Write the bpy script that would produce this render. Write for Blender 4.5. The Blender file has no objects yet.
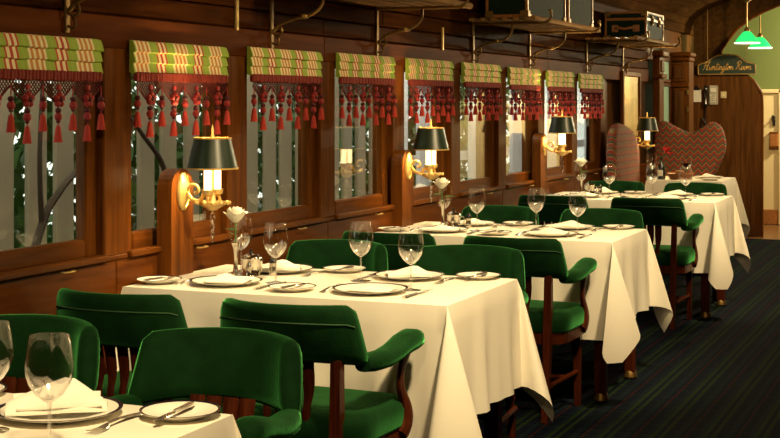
import bpy, math, random
from mathutils import Vector, Matrix
PI = math.pi
random.seed(7)
SC = bpy.context.scene
COL = SC.collection

# ---------------------------------------------------------------- camera, world, lights, exposure
cam_d = bpy.data.cameras.new('camera')
cam_d.sensor_width = 36.0
cam_d.lens = 1408.0 / 780.0 * 36.0
cam_d.shift_y = -116.6 / 780.0
cam_d.clip_start = 0.05
cam = bpy.data.objects.new('camera', cam_d)
COL.objects.link(cam)
cam.location = (0.0, -2.79, 1.396)
cam.rotation_euler = (PI / 2, 0, math.atan2(0.384, 0.923) - PI / 2)
SC.camera = cam

SC.view_settings.view_transform = 'Standard'
SC.view_settings.look = 'None'
SC.view_settings.exposure = 0.12
SC.view_settings.gamma = 1.0
SC.view_settings.use_curve_mapping = False
SC.cycles.use_denoising = True
SC.cycles.max_bounces = 10
SC.cycles.transparent_max_bounces = 24
SC.cycles.caustics_reflective = False
SC.cycles.caustics_refractive = False
SC.cycles.sample_clamp_indirect = 6.0

w = bpy.data.worlds.new('evening_sky')
SC.world = w
w.use_nodes = True
w.node_tree.nodes['Background'].inputs[0].default_value = (0.95, 1.0, 0.90, 1)
w.node_tree.nodes['Background'].inputs[1].default_value = 1.8


def lamp(name, kind, loc, energy, color, size=0.2, target=None, spot=None, blend=0.6):
    d = bpy.data.lights.new(name, kind)
    d.energy = energy
    d.color = color
    if kind == 'AREA':
        d.size = size
    else:
        d.shadow_soft_size = size
    if kind == 'SPOT':
        d.spot_size = spot
        d.spot_blend = blend
    o = bpy.data.objects.new(name, d)
    COL.objects.link(o)
    o.location = loc
    if target is not None:
        o.rotation_euler = (Vector(target) - Vector(loc)).to_track_quat('-Z', 'Y').to_euler()
    return o


WARM = (1.0, 0.75, 0.39)
# spots added without fixtures above the aisle, one aimed at each table
for u_l, t_l, e_l in ((1.5, 2.4, 200), (3.5, 4.5, 350), (5.7, 6.8, 320), (8.4, 9.55, 290), (10.7, 11.9, 150)):
    lamp('added_spot', 'SPOT', (u_l, -2.0, 2.45), e_l, WARM, 0.07, (t_l, -0.85, 0.75), math.radians(54), 0.7)
lamp('added_spot', 'SPOT', (12.6, -1.7, 2.45), 170, WARM, 0.07, (15.0, -0.35, 1.35), math.radians(50), 0.8)  # another added spot, lifts the dark end partition
for u_l in (1.6, 5.2, 8.8, 12.6):
    lamp('added_fill', 'POINT', (u_l, -1.75, 2.3), 52, WARM, 0.12)  # fill added for the blinds and upper wall, no fixture


# ---------------------------------------------------------------- mesh builder
class MB:
    def __init__(s):
        s.v = []; s.f = []; s.m = []; s.cur = 0

    def add(s, vs, fs):
        b = len(s.v)
        s.v.extend([tuple(p) for p in vs])
        s.f.extend([tuple(i + b for i in f) for f in fs])
        s.m.extend([s.cur] * len(fs))
        return s

    def box(s, x0, y0, z0, x1, y1, z1, bev=0.0):
        if bev <= 0:
            vs = [(x, y, z) for z in (z0, z1) for y in (y0, y1) for x in (x0, x1)]
            return s.add(vs, [(0, 2, 3, 1), (4, 5, 7, 6), (0, 1, 5, 4), (2, 6, 7, 3), (0, 4, 6, 2), (1, 3, 7, 5)])
        b = min(bev, abs(x1 - x0) * .45, abs(y1 - y0) * .45, abs(z1 - z0) * .45)
        vs = []
        idx = {}
        for k, sz in enumerate((0, 1)):
            for j, sy in enumerate((0, 1)):
                for i, sx in enumerate((0, 1)):
                    cx, cy, cz = (x0, x1)[sx], (y0, y1)[sy], (z0, z1)[sz]
                    dx, dy, dz = (b, -b)[sx], (b, -b)[sy], (b, -b)[sz]
                    for a, p in (('x', (cx, cy + dy, cz + dz)), ('y', (cx + dx, cy, cz + dz)), ('z', (cx + dx, cy + dy, cz))):
                        idx[(sx, sy, sz, a)] = len(vs); vs.append(p)
        I = lambda sx, sy, sz, a: idx[(sx, sy, sz, a)]
        fs = []
        for q in (0, 1):
            f = [I(q, 0, 0, 'x'), I(q, 1, 0, 'x'), I(q, 1, 1, 'x'), I(q, 0, 1, 'x')]; fs.append(f if q else f[::-1])
            f = [I(0, q, 0, 'y'), I(1, q, 0, 'y'), I(1, q, 1, 'y'), I(0, q, 1, 'y')]; fs.append(f[::-1] if q else f)
            f = [I(0, 0, q, 'z'), I(1, 0, q, 'z'), I(1, 1, q, 'z'), I(0, 1, q, 'z')]; fs.append(f if q else f[::-1])
        for a in (0, 1):
            for c in (0, 1):
                fs.append([I(0, a, c, 'y'), I(1, a, c, 'y'), I(1, a, c, 'z'), I(0, a, c, 'z')])
                fs.append([I(a, 0, c, 'x'), I(a, 1, c, 'x'), I(a, 1, c, 'z'), I(a, 0, c, 'z')])
                fs.append([I(a, c, 0, 'x'), I(a, c, 1, 'x'), I(a, c, 1, 'y'), I(a, c, 0, 'y')])
        for sx in (0, 1):
            for sy in (0, 1):
                for sz in (0, 1):
                    fs.append([I(sx, sy, sz, 'x'), I(sx, sy, sz, 'y'), I(sx, sy, sz, 'z')])
        return s.add(vs, fs)

    def tube(s, pts, r, n=8, cap=True, flat=1.0, up=None):
        pts = [Vector(p) for p in pts]
        m = len(pts)
        rr = [r] * m if not isinstance(r, (list, tuple)) else list(r)
        vs = []; fs = []
        prev = None
        for i, p in enumerate(pts):
            t = (pts[min(i + 1, m - 1)] - pts[max(i - 1, 0)])
            if t.length < 1e-9:
                t = Vector((0, 0, 1))
            t.normalize()
            if prev is None:
                ref = Vector(up) if up else (Vector((0, 0, 1)) if abs(t.z) < .9 else Vector((1, 0, 0)))
                a = (ref - t * ref.dot(t)).normalized()
            else:
                a = prev - t * prev.dot(t)
                a = a.normalized() if a.length > 1e-6 else prev
            prev = a
            b = t.cross(a)
            for k in range(n):
                q = 2 * PI * k / n
                vs.append(p + a * (rr[i] * math.cos(q)) + b * (rr[i] * flat * math.sin(q)))
        for i in range(m - 1):
            for k in range(n):
                k2 = (k + 1) % n
                fs.append((i * n + k, i * n + k2, (i + 1) * n + k2, (i + 1) * n + k))
        if cap:
            fs.append(tuple(range(n))[::-1]); fs.append(tuple((m - 1) * n + k for k in range(n)))
        return s.add(vs, fs)

    def lathe(s, prof, n=24, c=(0, 0, 0), closed=False, sx=1.0, sy=1.0):
        vs = []; fs = []
        m = len(prof)
        for r, z in prof:
            for k in range(n):
                q = 2 * PI * k / n
                vs.append((c[0] + sx * r * math.cos(q), c[1] + sy * r * math.sin(q), c[2] + z))
        for i in range(m - 1 if not closed else m):
            j = (i + 1) % m
            for k in range(n):
                k2 = (k + 1) % n
                fs.append((i * n + k, i * n + k2, j * n + k2, j * n + k))
        if not closed:
            if prof[0][0] > 1e-6: fs.append(tuple(range(n))[::-1])
            if prof[-1][0] > 1e-6: fs.append(tuple((m - 1) * n + k for k in range(n)))
        return s.add(vs, fs)

    def ball(s, c, r, n=10, m=6, sz=1.0):
        prof = [(max(1e-4, r * math.sin(PI * i / m)), -r * sz * math.cos(PI * i / m)) for i in range(m + 1)]
        return s.lathe(prof, n, c)

    def prism(s, outline, axis, a0, a1):
        """outline: 2-D polygon; axis 'x': (y,z), 'y': (x,z), 'z': (x,y) - extruded from a0 to a1."""
        def mk(p, a):
            return {'x': (a, p[0], p[1]), 'y': (p[0], a, p[1]), 'z': (p[0], p[1], a)}[axis]
        n = len(outline)
        vs = [mk(p, a0) for p in outline] + [mk(p, a1) for p in outline]
        fs = [tuple(range(n))[::-1], tuple(range(n, 2 * n))]
        for i in range(n):
            j = (i + 1) % n
            fs.append((i, j, n + j, n + i))
        return s.add(vs, fs)

    def xf(s, M, start=0):
        for i in range(start, len(s.v)):
            s.v[i] = tuple(M @ Vector(s.v[i]))
        return s

    def mesh(s, name, mats, smooth=True, ang=40):
        me = bpy.data.meshes.new(name)
        me.from_pydata(s.v, [], s.f)
        for m in (mats if isinstance(mats, (list, tuple)) else [mats]):
            me.materials.append(m)
        me.polygons.foreach_set('material_index', s.m)
        me.update()
        import bmesh
        bm = bmesh.new(); bm.from_mesh(me)
        bmesh.ops.remove_doubles(bm, verts=bm.verts, dist=1e-5)
        bmesh.ops.recalc_face_normals(bm, faces=bm.faces)
        bm.to_mesh(me); bm.free()
        if smooth:
            me.polygons.foreach_set('use_smooth', [True] * len(me.polygons))
            me.set_sharp_from_angle(angle=math.radians(ang))
        return me

    def build(s, name, mats, parent=None, smooth=True, ang=40):
        return link(name, s.mesh(name, mats, smooth, ang), parent)


def link(name, me, parent=None):
    o = bpy.data.objects.new(name, me)
    COL.objects.link(o)
    if parent is not None:
        o.parent = parent
    return o


def empty(name, loc=(0, 0, 0), rz=0.0):
    o = bpy.data.objects.new(name, None)
    COL.objects.link(o)
    o.location = loc
    o.rotation_euler = (0, 0, rz)
    o.empty_display_size = 0.1
    return o


def tag(o, label=None, cat=None, group=None, kind=None):
    for k, v in (('label', label), ('category', cat), ('group', group), ('kind', kind)):
        if v: o[k] = v
    return o


KIDS = {}


def copy_tree(o, parent=None):
    c = o.copy()
    COL.objects.link(c)
    if parent is not None:
        c.parent = parent
    for ch in list(o.children):
        copy_tree(ch, c)
    return c


def place(proto, loc, rz=0.0, label=None):
    """first use moves the prototype itself, later uses copy it with its parts"""
    if proto.get('placed'):
        o = copy_tree(proto)
    else:
        o = proto
        o['placed'] = 1
    o.location = loc
    o.rotation_euler = (0, 0, rz)
    if label: o['label'] = label
    return o


def spline(pts, n=6):
    pts = [Vector(p) for p in pts]
    out = []
    for i in range(len(pts) - 1):
        p0 = pts[max(i - 1, 0)]; p1 = pts[i]; p2 = pts[i + 1]; p3 = pts[min(i + 2, len(pts) - 1)]
        for k in range(n):
            t = k / n
            out.append(0.5 * ((2 * p1) + (p2 - p0) * t + (2 * p0 - 5 * p1 + 4 * p2 - p3) * t * t + (3 * p1 - p0 - 3 * p2 + p3) * t ** 3))
    out.append(pts[-1])
    return out


# ---------------------------------------------------------------- materials
def newmat(name):
    m = bpy.data.materials.new(name)
    m.use_nodes = True
    return m, m.node_tree, m.node_tree.nodes['Principled BSDF']


def plain(name, col, rough=0.5, metal=0.0, bump=0.0, bscale=60, coat=0.0, sheen=0.0, sheen_col=None, vary=0.0, emis=None, es=0.0, spec=0.5):
    m, nt, b = newmat(name)
    b.inputs['Base Color'].default_value = (*col, 1)
    b.inputs['Roughness'].default_value = rough
    b.inputs['Metallic'].default_value = metal
    b.inputs['Coat Weight'].default_value = coat
    b.inputs['Coat Roughness'].default_value = 0.15
    b.inputs['Specular IOR Level'].default_value = spec
    if sheen:
        b.inputs['Sheen Weight'].default_value = sheen
        b.inputs['Sheen Roughness'].default_value = 0.35
        b.inputs['Sheen Tint'].default_value = (*(sheen_col or col), 1)
    if emis:
        b.inputs['Emission Color'].default_value = (*emis, 1)
        b.inputs['Emission Strength'].default_value = es
    if bump or vary:
        tc = nt.nodes.new('ShaderNodeTexCoord')
        nz = nt.nodes.new('ShaderNodeTexNoise')
        nz.inputs['Scale'].default_value = bscale
        nz.inputs['Detail'].default_value = 4
        nt.links.new(tc.outputs['Object'], nz.inputs['Vector'])
        if bump:
            bp = nt.nodes.new('ShaderNodeBump')
            bp.inputs['Strength'].default_value = bump
            bp.inputs['Distance'].default_value = 0.004
            nt.links.new(nz.outputs['Fac'], bp.inputs['Height'])
            nt.links.new(bp.outputs['Normal'], b.inputs['Normal'])
        if vary:
            mx = nt.nodes.new('ShaderNodeMix'); mx.data_type = 'RGBA'
            mx.inputs[6].default_value = (*[c * (1 - vary) for c in col], 1)
            mx.inputs[7].default_value = (*[min(1, c * (1 + vary)) for c in col], 1)
            n2 = nt.nodes.new('ShaderNodeTexNoise'); n2.inputs['Scale'].default_value = bscale * .12
            nt.links.new(tc.outputs['Object'], n2.inputs['Vector'])
            nt.links.new(n2.outputs['Fac'], mx.inputs[0])
            nt.links.new(mx.outputs[2], b.inputs['Base Color'])
    return m


def wood(name, c0, c1, rough=0.35, along='x', scale=3.0, coat=0.3, stretch=12.0, spec=0.3, ior=1.18):
    m, nt, b = newmat(name)
    tc = nt.nodes.new('ShaderNodeTexCoord')
    mp = nt.nodes.new('ShaderNodeMapping')
    sc = {'x': (1, stretch, stretch), 'y': (stretch, 1, stretch), 'z': (stretch, stretch, 1)}[along]
    mp.inputs['Scale'].default_value = sc
    oi = nt.nodes.new('ShaderNodeObjectInfo')
    ad = nt.nodes.new('ShaderNodeVectorMath'); ad.operation = 'ADD'
    mu = nt.nodes.new('ShaderNodeMath'); mu.operation = 'MULTIPLY'; mu.inputs[1].default_value = 17.0
    nt.links.new(oi.outputs['Random'], mu.inputs[0])
    nt.links.new(tc.outputs['Object'], ad.inputs[0])
    nt.links.new(mu.outputs[0], ad.inputs[1])
    nt.links.new(ad.outputs[0], mp.inputs['Vector'])
    nz = nt.nodes.new('ShaderNodeTexNoise')
    nz.inputs['Scale'].default_value = scale
    nz.inputs['Detail'].default_value = 6
    nz.inputs['Distortion'].default_value = 0.6
    nt.links.new(mp.outputs[0], nz.inputs['Vector'])
    cr = nt.nodes.new('ShaderNodeValToRGB')
    cr.color_ramp.elements[0].position = 0.32; cr.color_ramp.elements[0].color = (*c0, 1)
    cr.color_ramp.elements[1].position = 0.68; cr.color_ramp.elements[1].color = (*c1, 1)
    nt.links.new(nz.outputs['Fac'], cr.inputs[0])
    nt.links.new(cr.outputs[0], b.inputs['Base Color'])
    b.inputs['Roughness'].default_value = rough
    b.inputs['Coat Weight'].default_value = coat
    b.inputs['Coat Roughness'].default_value = 0.2
    b.inputs['IOR'].default_value = ior
    b.inputs['Specular Tint'].default_value = (1.0, 0.62, 0.30, 1)
    b.inputs['Specular IOR Level'].default_value = spec
    bp = nt.nodes.new('ShaderNodeBump'); bp.inputs['Strength'].default_value = 0.15; bp.inputs['Distance'].default_value = 0.002
    nt.links.new(nz.outputs['Fac'], bp.inputs['Height'])
    nt.links.new(bp.outputs['Normal'], b.inputs['Normal'])
    return m


def mathn(nt, op, a, b2=None):
    n = nt.nodes.new('ShaderNodeMath'); n.operation = op
    for i, x in enumerate((a, b2)):
        if x is None: continue
        if isinstance(x, (int, float)): n.inputs[i].default_value = x
        else: nt.links.new(x, n.inputs[i])
    return n.outputs[0]


def clear_glass(name, ior=1.5, tint=(1, 1, 1), gain=1.0, rough=0.0, gain_ramp=None):
    m = bpy.data.materials.new(name)
    m.use_nodes = True
    nt = m.node_tree
    nt.nodes.clear()
    out = nt.nodes.new('ShaderNodeOutputMaterial')
    mix = nt.nodes.new('ShaderNodeMixShader')
    tr = nt.nodes.new('ShaderNodeBsdfTransparent'); tr.inputs[0].default_value = (*tint, 1)
    gl = nt.nodes.new('ShaderNodeBsdfGlossy'); gl.inputs['Roughness'].default_value = rough
    gl.inputs[0].default_value = (1, 1, 1, 1)
    f0 = ((ior - 1) / (ior + 1)) ** 2
    mu = nt.nodes.new('ShaderNodeMath'); mu.operation = 'MULTIPLY'; mu.inputs[1].default_value = gain; mu.use_clamp = True
    geo = nt.nodes.new('ShaderNodeNewGeometry')
    # Schlick reflectance, the same from both sides of the thin wall
    dt = nt.nodes.new('ShaderNodeVectorMath'); dt.operation = 'DOT_PRODUCT'
    nt.links.new(geo.outputs['Normal'], dt.inputs[0]); nt.links.new(geo.outputs['Incoming'], dt.inputs[1])
    c1 = mathn(nt, 'SUBTRACT', 1.0, mathn(nt, 'ABSOLUTE', dt.outputs['Value']))
    sch = mathn(nt, 'ADD', mathn(nt, 'MULTIPLY', mathn(nt, 'POWER', c1, 5.0), 1 - f0), f0)
    nt.links.new(sch, mu.inputs[0])
    if gain_ramp:                                   # gain raised low in the bowl, painting in a brighter cloth reflection
        tc = nt.nodes.new('ShaderNodeTexCoord'); sp = nt.nodes.new('ShaderNodeSeparateXYZ')
        nt.links.new(tc.outputs['Object'], sp.inputs[0])
        mr = nt.nodes.new('ShaderNodeMapRange'); mr.interpolation_type = 'SMOOTHSTEP'
        for q, v in zip((1, 2, 3, 4), gain_ramp): mr.inputs[q].default_value = v
        nt.links.new(sp.outputs['Z'], mr.inputs[0]); nt.links.new(mr.outputs[0], mu.inputs[1])
    nt.links.new(mu.outputs[0], mix.inputs[0])
    nt.links.new(tr.outputs[0], mix.inputs[1])
    nt.links.new(gl.outputs[0], mix.inputs[2])
    nt.links.new(mix.outputs[0], out.inputs[0])
    return m


def striped(name):
    """green awning stripe, runs vertically on the blinds (object x)"""
    m, nt, b = newmat(name)
    tc = nt.nodes.new('ShaderNodeTexCoord')
    sp = nt.nodes.new('ShaderNodeSeparateXYZ')
    nt.links.new(tc.outputs['Object'], sp.inputs[0])
    d = nt.nodes.new('ShaderNodeMath'); d.operation = 'DIVIDE'; d.inputs[1].default_value = 0.262
    nt.links.new(sp.outputs['X'], d.inputs[0])
    sh = nt.nodes.new('ShaderNodeMath'); sh.operation = 'ADD'; sh.inputs[1].default_value = 0.26
    nt.links.new(d.outputs[0], sh.inputs[0])
    f = nt.nodes.new('ShaderNodeMath'); f.operation = 'FRACT'
    nt.links.new(sh.outputs[0], f.inputs[0])
    cr = nt.nodes.new('ShaderNodeValToRGB')
    r = cr.color_ramp; r.interpolation = 'CONSTANT'
    G = (0.36, 0.50, 0.055, 1); C = (0.93, 0.84, 0.50, 1); O = (0.68, 0.29, 0.06, 1); R = (0.58, 0.065, 0.03, 1); LG = (0.38, 0.55, 0.07, 1)
    stops = [(0.0, C), (0.05, O), (0.10, C), (0.15, O), (0.21, C), (0.26, O), (0.31, C), (0.355, G), (0.44, LG), (0.47, G), (0.55, R), (0.585, C), (0.645, R), (0.70, C), (0.76, R), (0.80, G), (0.89, LG), (0.92, G)]
    r.elements[0].position = 0; r.elements[0].color = stops[0][1]
    r.elements[1].position = stops[1][0]; r.elements[1].color = stops[1][1]
    for p, c in stops[2:]:
        e = r.elements.new(p); e.color = c
    nt.links.new(f.outputs[0], cr.inputs[0])
    nt.links.new(cr.outputs[0], b.inputs['Base Color'])
    b.inputs['Roughness'].default_value = 0.8
    return m


def scale_fabric(name, ax):
    """flame-stitch scales: rows of stacked red and orange fans on dark green"""
    m, nt, b = newmat(name)
    tc = nt.nodes.new('ShaderNodeTexCoord')
    sp = nt.nodes.new('ShaderNodeSeparateXYZ')
    nt.links.new(tc.outputs['Object'], sp.inputs[0])
    u = mathn(nt, 'DIVIDE', sp.outputs[ax], 0.072)
    v = mathn(nt, 'DIVIDE', sp.outputs['Z'], 0.056)
    tri = mathn(nt, 'PINGPONG', u, 0.5)                      # 0..0.5
    tri = mathn(nt, 'MULTIPLY', tri, 1.45)
    s = mathn(nt, 'SUBTRACT', v, tri)
    f = mathn(nt, 'FRACT', s)
    cr = nt.nodes.new('ShaderNodeValToRGB')
    r = cr.color_ramp; r.interpolation = 'CONSTANT'
    st = [(0, (0.27, 0.028, 0.018, 1)), (0.36, (0.30, 0.085, 0.025, 1)), (0.50, (0.30, 0.21, 0.075, 1)), (0.62, (0.035, 0.06, 0.045, 1)), (0.86, (0.15, 0.10, 0.05, 1))]
    r.elements[0].color = st[0][1]
    r.elements[1].position = st[1][0]; r.elements[1].color = st[1][1]
    for p, c in st[2:]:
        r.elements.new(p).color = c
    nt.links.new(f, cr.inputs[0])
    nt.links.new(cr.outputs[0], b.inputs['Base Color'])
    b.inputs['Roughness'].default_value = 0.85
    return m


def plaid(name):
    m, nt, b = newmat(name)
    tc = nt.nodes.new('ShaderNodeTexCoord')
    sp = nt.nodes.new('ShaderNodeSeparateXYZ')
    nt.links.new(tc.outputs['Object'], sp.inputs[0])
    base = (0.007, 0.010, 0.016)

    def stripes(sock, period, stops):
        f = mathn(nt, 'FRACT', mathn(nt, 'DIVIDE', sock, period))
        cr = nt.nodes.new('ShaderNodeValToRGB'); r = cr.color_ramp; r.interpolation = 'CONSTANT'
        r.elements[0].color = (*stops[0][1], 1)
        r.elements[1].position = stops[1][0]; r.elements[1].color = (*stops[1][1], 1)
        for p, c in stops[2:]:
            r.elements.new(p).color = (*c, 1)
        nt.links.new(f, cr.inputs[0])
        return cr.outputs[0]
    gr = (0.016, 0.030, 0.006); rd = (0.034, 0.006, 0.004); dk = (0.006, 0.012, 0.016); nv = (0.003, 0.0045, 0.011)
    a = stripes(sp.outputs['Y'], 0.20, [(0, nv), (0.06, gr), (0.15, nv), (0.24, gr), (0.33, dk), (0.44, nv), (0.62, rd), (0.67, nv), (0.76, dk), (0.88, nv)])
    c = stripes(sp.outputs['X'], 0.20, [(0, nv), (0.10, dk), (0.24, nv), (0.34, gr), (0.40, nv), (0.60, dk), (0.72, nv), (0.80, dk), (0.94, nv)])
    mx = nt.nodes.new('ShaderNodeMix'); mx.data_type = 'RGBA'; mx.inputs[0].default_value = 0.38
    nt.links.new(a, mx.inputs[6]); nt.links.new(c, mx.inputs[7])
    nt.links.new(mx.outputs[2], b.inputs['Base Color'])
    b.inputs['Roughness'].default_value = 0.95
    b.inputs['Specular IOR Level'].default_value = 0.03
    nz = nt.nodes.new('ShaderNodeTexNoise'); nz.inputs['Scale'].default_value = 350
    bp = nt.nodes.new('ShaderNodeBump'); bp.inputs['Strength'].default_value = 0.4; bp.inputs['Distance'].default_value = 0.004
    nt.links.new(tc.outputs['Object'], nz.inputs['Vector'])
    nt.links.new(nz.outputs['Fac'], bp.inputs['Height']); nt.links.new(bp.outputs['Normal'], b.inputs['Normal'])
    return m


M = {}
M['mahog_x'] = wood('mahogany_lengthwise', (0.078, 0.0235, 0.0036), (0.155, 0.049, 0.0072), 0.38, 'x', 3.0, 0.12)
M['mahog_z'] = wood('mahogany_upright', (0.078, 0.0235, 0.0036), (0.155, 0.049, 0.0072), 0.38, 'z', 3.0, 0.12)
M['panel'] = wood('wainscot_mahogany', (0.075, 0.021, 0.0036), (0.14, 0.042, 0.007), 0.38, 'x', 2.0, 0.12)
M['plank'] = wood('dark_plank', (0.034, 0.010, 0.0022), (0.080, 0.025, 0.005), 0.5, 'x', 2.5, 0.0, spec=.3, ior=1.05)
M['header'] = wood('header_mahogany', (0.070, 0.018, 0.003), (0.125, 0.034, 0.006), 0.5, 'x', 2.0, 0.0, spec=.3, ior=1.08)
M['dark_z'] = wood('dark_upright_plank', (0.075, 0.028, 0.007), (0.15, 0.060, 0.016), 0.36, 'z', 2.5, .15)
M['vault'] = wood('dark_ceiling', (0.045, 0.020, 0.006), (0.085, 0.040, 0.012), 0.6, 'x', 2.0, 0.0, spec=.1, ior=1.05)
M['leg'] = wood('chair_mahogany', (0.040, 0.008, 0.003), (0.085, 0.017, 0.005), 0.28, 'z', 6.0, 0.3)
M['rackwood'] = wood('rack_oak', (0.20, 0.10, 0.03), (0.32, 0.17, 0.06), 0.4, 'x', 4.0)
M['trunkwood'] = wood('trunk_oak', (0.22, 0.085, 0.025), (0.36, 0.15, 0.045), 0.4, 'x', 5.0)
M['trunkgreen'] = plain('trunk_green_canvas', (0.006, 0.015, 0.008), 0.7, bump=.2, bscale=200, spec=.08)
M['leather'] = plain('tan_leather', (0.30, 0.12, 0.04), 0.5)
M['velvet'] = plain('green_velvet', (0.005, 0.027, 0.007), 0.8, bump=0.3, bscale=140, sheen=1.0, sheen_col=(0.11, 0.56, 0.15), vary=0.5, spec=0.04)
M['piping'] = plain('pale_green_piping', (0.030, 0.085, 0.030), 0.7)
M['linen'] = plain('white_linen', (0.80, 0.75, 0.64), 0.85, bump=0.08, bscale=260, vary=0.02, spec=0.1)
M['napkin'] = plain('napkin_linen', (0.86, 0.82, 0.72), 0.85, bump=0.1, bscale=300, spec=0.1)
M['china'] = plain('white_china', (0.90, 0.86, 0.75), 0.3, spec=.2)
M['rimband'] = plain('black_rim_band', (0.012, 0.010, 0.018), 0.2)
M['silver'] = plain('cutlery_silver', (0.88, 0.84, 0.74), 0.26, 0.95)
M['mirror_silver'] = plain('polished_silver', (0.86, 0.82, 0.72), 0.12, 1.0)
M['blackmetal'] = plain('black_enamel', (0.012, 0.012, 0.012), 0.25)
M['brass'] = plain('polished_brass', (0.85, 0.60, 0.22), 0.42, 0.75)
M['oldbrass'] = plain('aged_brass', (0.24, 0.145, 0.045), 0.45, 0.85)
M['glass'] = clear_glass('wine_glass', 1.7, gain_ramp=(.115, .150, 3.2, .85))
M['pane'] = clear_glass('window_pane', 1.5, (0.95, 0.96, 0.92), gain=1.7)
M['stripe'] = striped('green_striped_fabric')
M['redbraid'] = plain('red_braid', (0.24, 0.022, 0.010), 0.8, bump=0.8, bscale=120)
M['rednet'] = plain('red_cord', (0.13, 0.012, 0.010), 0.8)
M['redbead'] = plain('red_tassel_head', (0.36, 0.022, 0.018), 0.65, bump=0.6, bscale=220)
M['darkbead'] = plain('maroon_tassel_cap', (0.085, 0.008, 0.010), 0.7)
M['redskirt'] = plain('red_tassel_skirt', (0.56, 0.042, 0.022), 0.75, bump=0.6, bscale=400)
M['shade'] = plain('dark_green_shade', (0.008, 0.018, 0.008), 0.35)
M['shade_in'] = plain('cream_shade_lining', (0.85, 0.75, 0.5), 0.7)
M['candle'] = plain('candle_sleeve', (0.95, 0.85, 0.60), 0.6, emis=(1.0, 0.74, 0.34), es=4.0)
M['flame'] = plain('lit_bulb', (1, 0.9, 0.6), 0.5, emis=(1.0, 0.72, 0.34), es=30)
M['rose'] = plain('white_rose', (0.90, 0.87, 0.74), 0.7)
M['redflower'] = plain('red_flower', (0.62, 0.02, 0.02), 0.7)
M['leafgreen'] = plain('rose_leaf', (0.06, 0.16, 0.03), 0.5)
M['crystal'] = clear_glass('crystal', 2.6, gain=1.6)
M['plaid'] = plaid('navy_plaid_carpet')
M['floorwood'] = wood('lobby_floor', (0.12, 0.06, 0.02), (0.20, 0.10, 0.035), 0.25, 'y', 2.0, 0.4)
M['greenwall'] = plain('olive_green_paint', (0.125, 0.165, 0.040), 0.7, vary=.06, bscale=20)
M['cream'] = plain('cream_paint', (0.66, 0.54, 0.28), 0.5, vary=.06, bscale=30)
M['creamlight'] = plain('pale_door_paint', (0.80, 0.72, 0.50), 0.5)
M['scale_y'] = scale_fabric('scale_fabric_across', 'Y')
M['scale_x'] = scale_fabric('scale_fabric_along', 'X')
M['gold'] = plain('gold_paint', (0.75, 0.46, 0.13), 0.35, 0.6)
M['signgreen'] = plain('sign_green', (0.012, 0.030, 0.016), 0.5)
M['lampgreen'] = plain('green_lamp_glass', (0.0, 0.28, 0.08), 0.15, emis=(0.03, 0.74, 0.15), es=1.15)
M['lampwhite'] = plain('lit_lamp_rim', (0.95, 0.95, 0.85), 0.4, emis=(1.0, 0.95, 0.72), es=1.6)
M['phone_grey'] = plain('phone_grey', (0.45, 0.42, 0.34), 0.4)
M['paper'] = plain('note_paper', (0.80, 0.77, 0.66), 0.7)
M['goldmirror'] = plain('etched_gold_glass', (0.58, 0.43, 0.15), 0.35, 0.3, bump=0.9, bscale=40, vary=.55)
M['fencegrey'] = plain('weathered_grey_paint', (0.31, 0.27, 0.175), 0.8, vary=.12, bscale=30)
M['fencewhite'] = plain('white_porch_paint', (0.66, 0.68, 0.64), 0.7)
M['bark'] = plain('bark', (0.045, 0.034, 0.02), 0.9, bump=.8, bscale=40)
M['leaf'] = plain('garden_leaf', (0.065, 0.18, 0.03), 0.45)
M['soil'] = plain('garden_soil', (0.05, 0.05, 0.03), 0.95, vary=.3, bscale=30)
M['darkwine'] = plain('red_wine', (0.05, 0.002, 0.004), 0.05)
M['bottle'] = plain('dark_bottle_glass', (0.006, 0.010, 0.008), 0.08, coat=.6)
M['bread'] = plain('bread_crust', (0.42, 0.19, 0.05), 0.8, bump=.5, bscale=40, vary=.2)

# ---------------------------------------------------------------- the carriage shell
W0, PITCH, WID = 3.405, 0.875, 0.72          # first window, window pitch, opening width
NW = 9
ZB, ZT = 0.86, 1.625                         # opening
UEND = 15.0
WX = [W0 + PITCH * k for k in range(NW)]

wall = empty('wall_left'); tag(wall, 'mahogany panelled carriage wall with a row of nine windows', kind='structure')


def wbox(name, x0, y0, z0, x1, y1, z1, mat, bev=0.004, parent=wall):
    cx, cy, cz = (x0 + x1) / 2, (y0 + y1) / 2, (z0 + z1) / 2
    o = MB().box(x0 - cx, y0 - cy, z0 - cz, x1 - cx, y1 - cy, z1 - cz, bev).build(name, mat, parent, smooth=False)
    o.location = (cx, cy, cz)
    return o


# outer skin behind the panelling (with the window openings left free)
skin = MB()
skin.box(-2.1, 0.06, 0, UEND + 2.3, 0.12, ZB)
skin.box(-2.1, 0.06, ZT, UEND + 2.3, 0.12, 2.75)
skin.box(-2.1, 0.0, ZB, W0 - 0.155, 0.12, ZT)
skin.box(WX[-1] + WID, 0.06, ZB, UEND + 2.3, 0.12, ZT)
skin.build('wall_core', M['dark_z'], wall, smooth=False)
# posts between the windows
for k in range(NW + 1):
    x1 = WX[k] if k < NW else WX[-1] + WID + 0.155
    wbox('window_post', x1 - 0.155, 0.0, ZB, x1, 0.12, ZT + 0.02, M['mahog_z'])
# header board and planks above
for i, xa in enumerate((-1.6, 2.0, 5.9, 9.6)):
    xb = (2.0, 5.9, 9.6, 12.9)[i]
    wbox('header_board', xa + .001, -0.006, ZT - 0.04, xb - .001, 0.06, ZT + 0.075, M['header'])
    for r in range(6):
        z0 = ZT + 0.078 + r * 0.083
        off = 0.7 * (r % 2)
        wbox('plank', xa + .001 + (off if i else 0), 0.0 - (0.004 if r % 2 else 0), z0, xb - .001 + (off if i < 3 else 0), 0.06, z0 + 0.078, M['plank'], 0.006)
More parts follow.
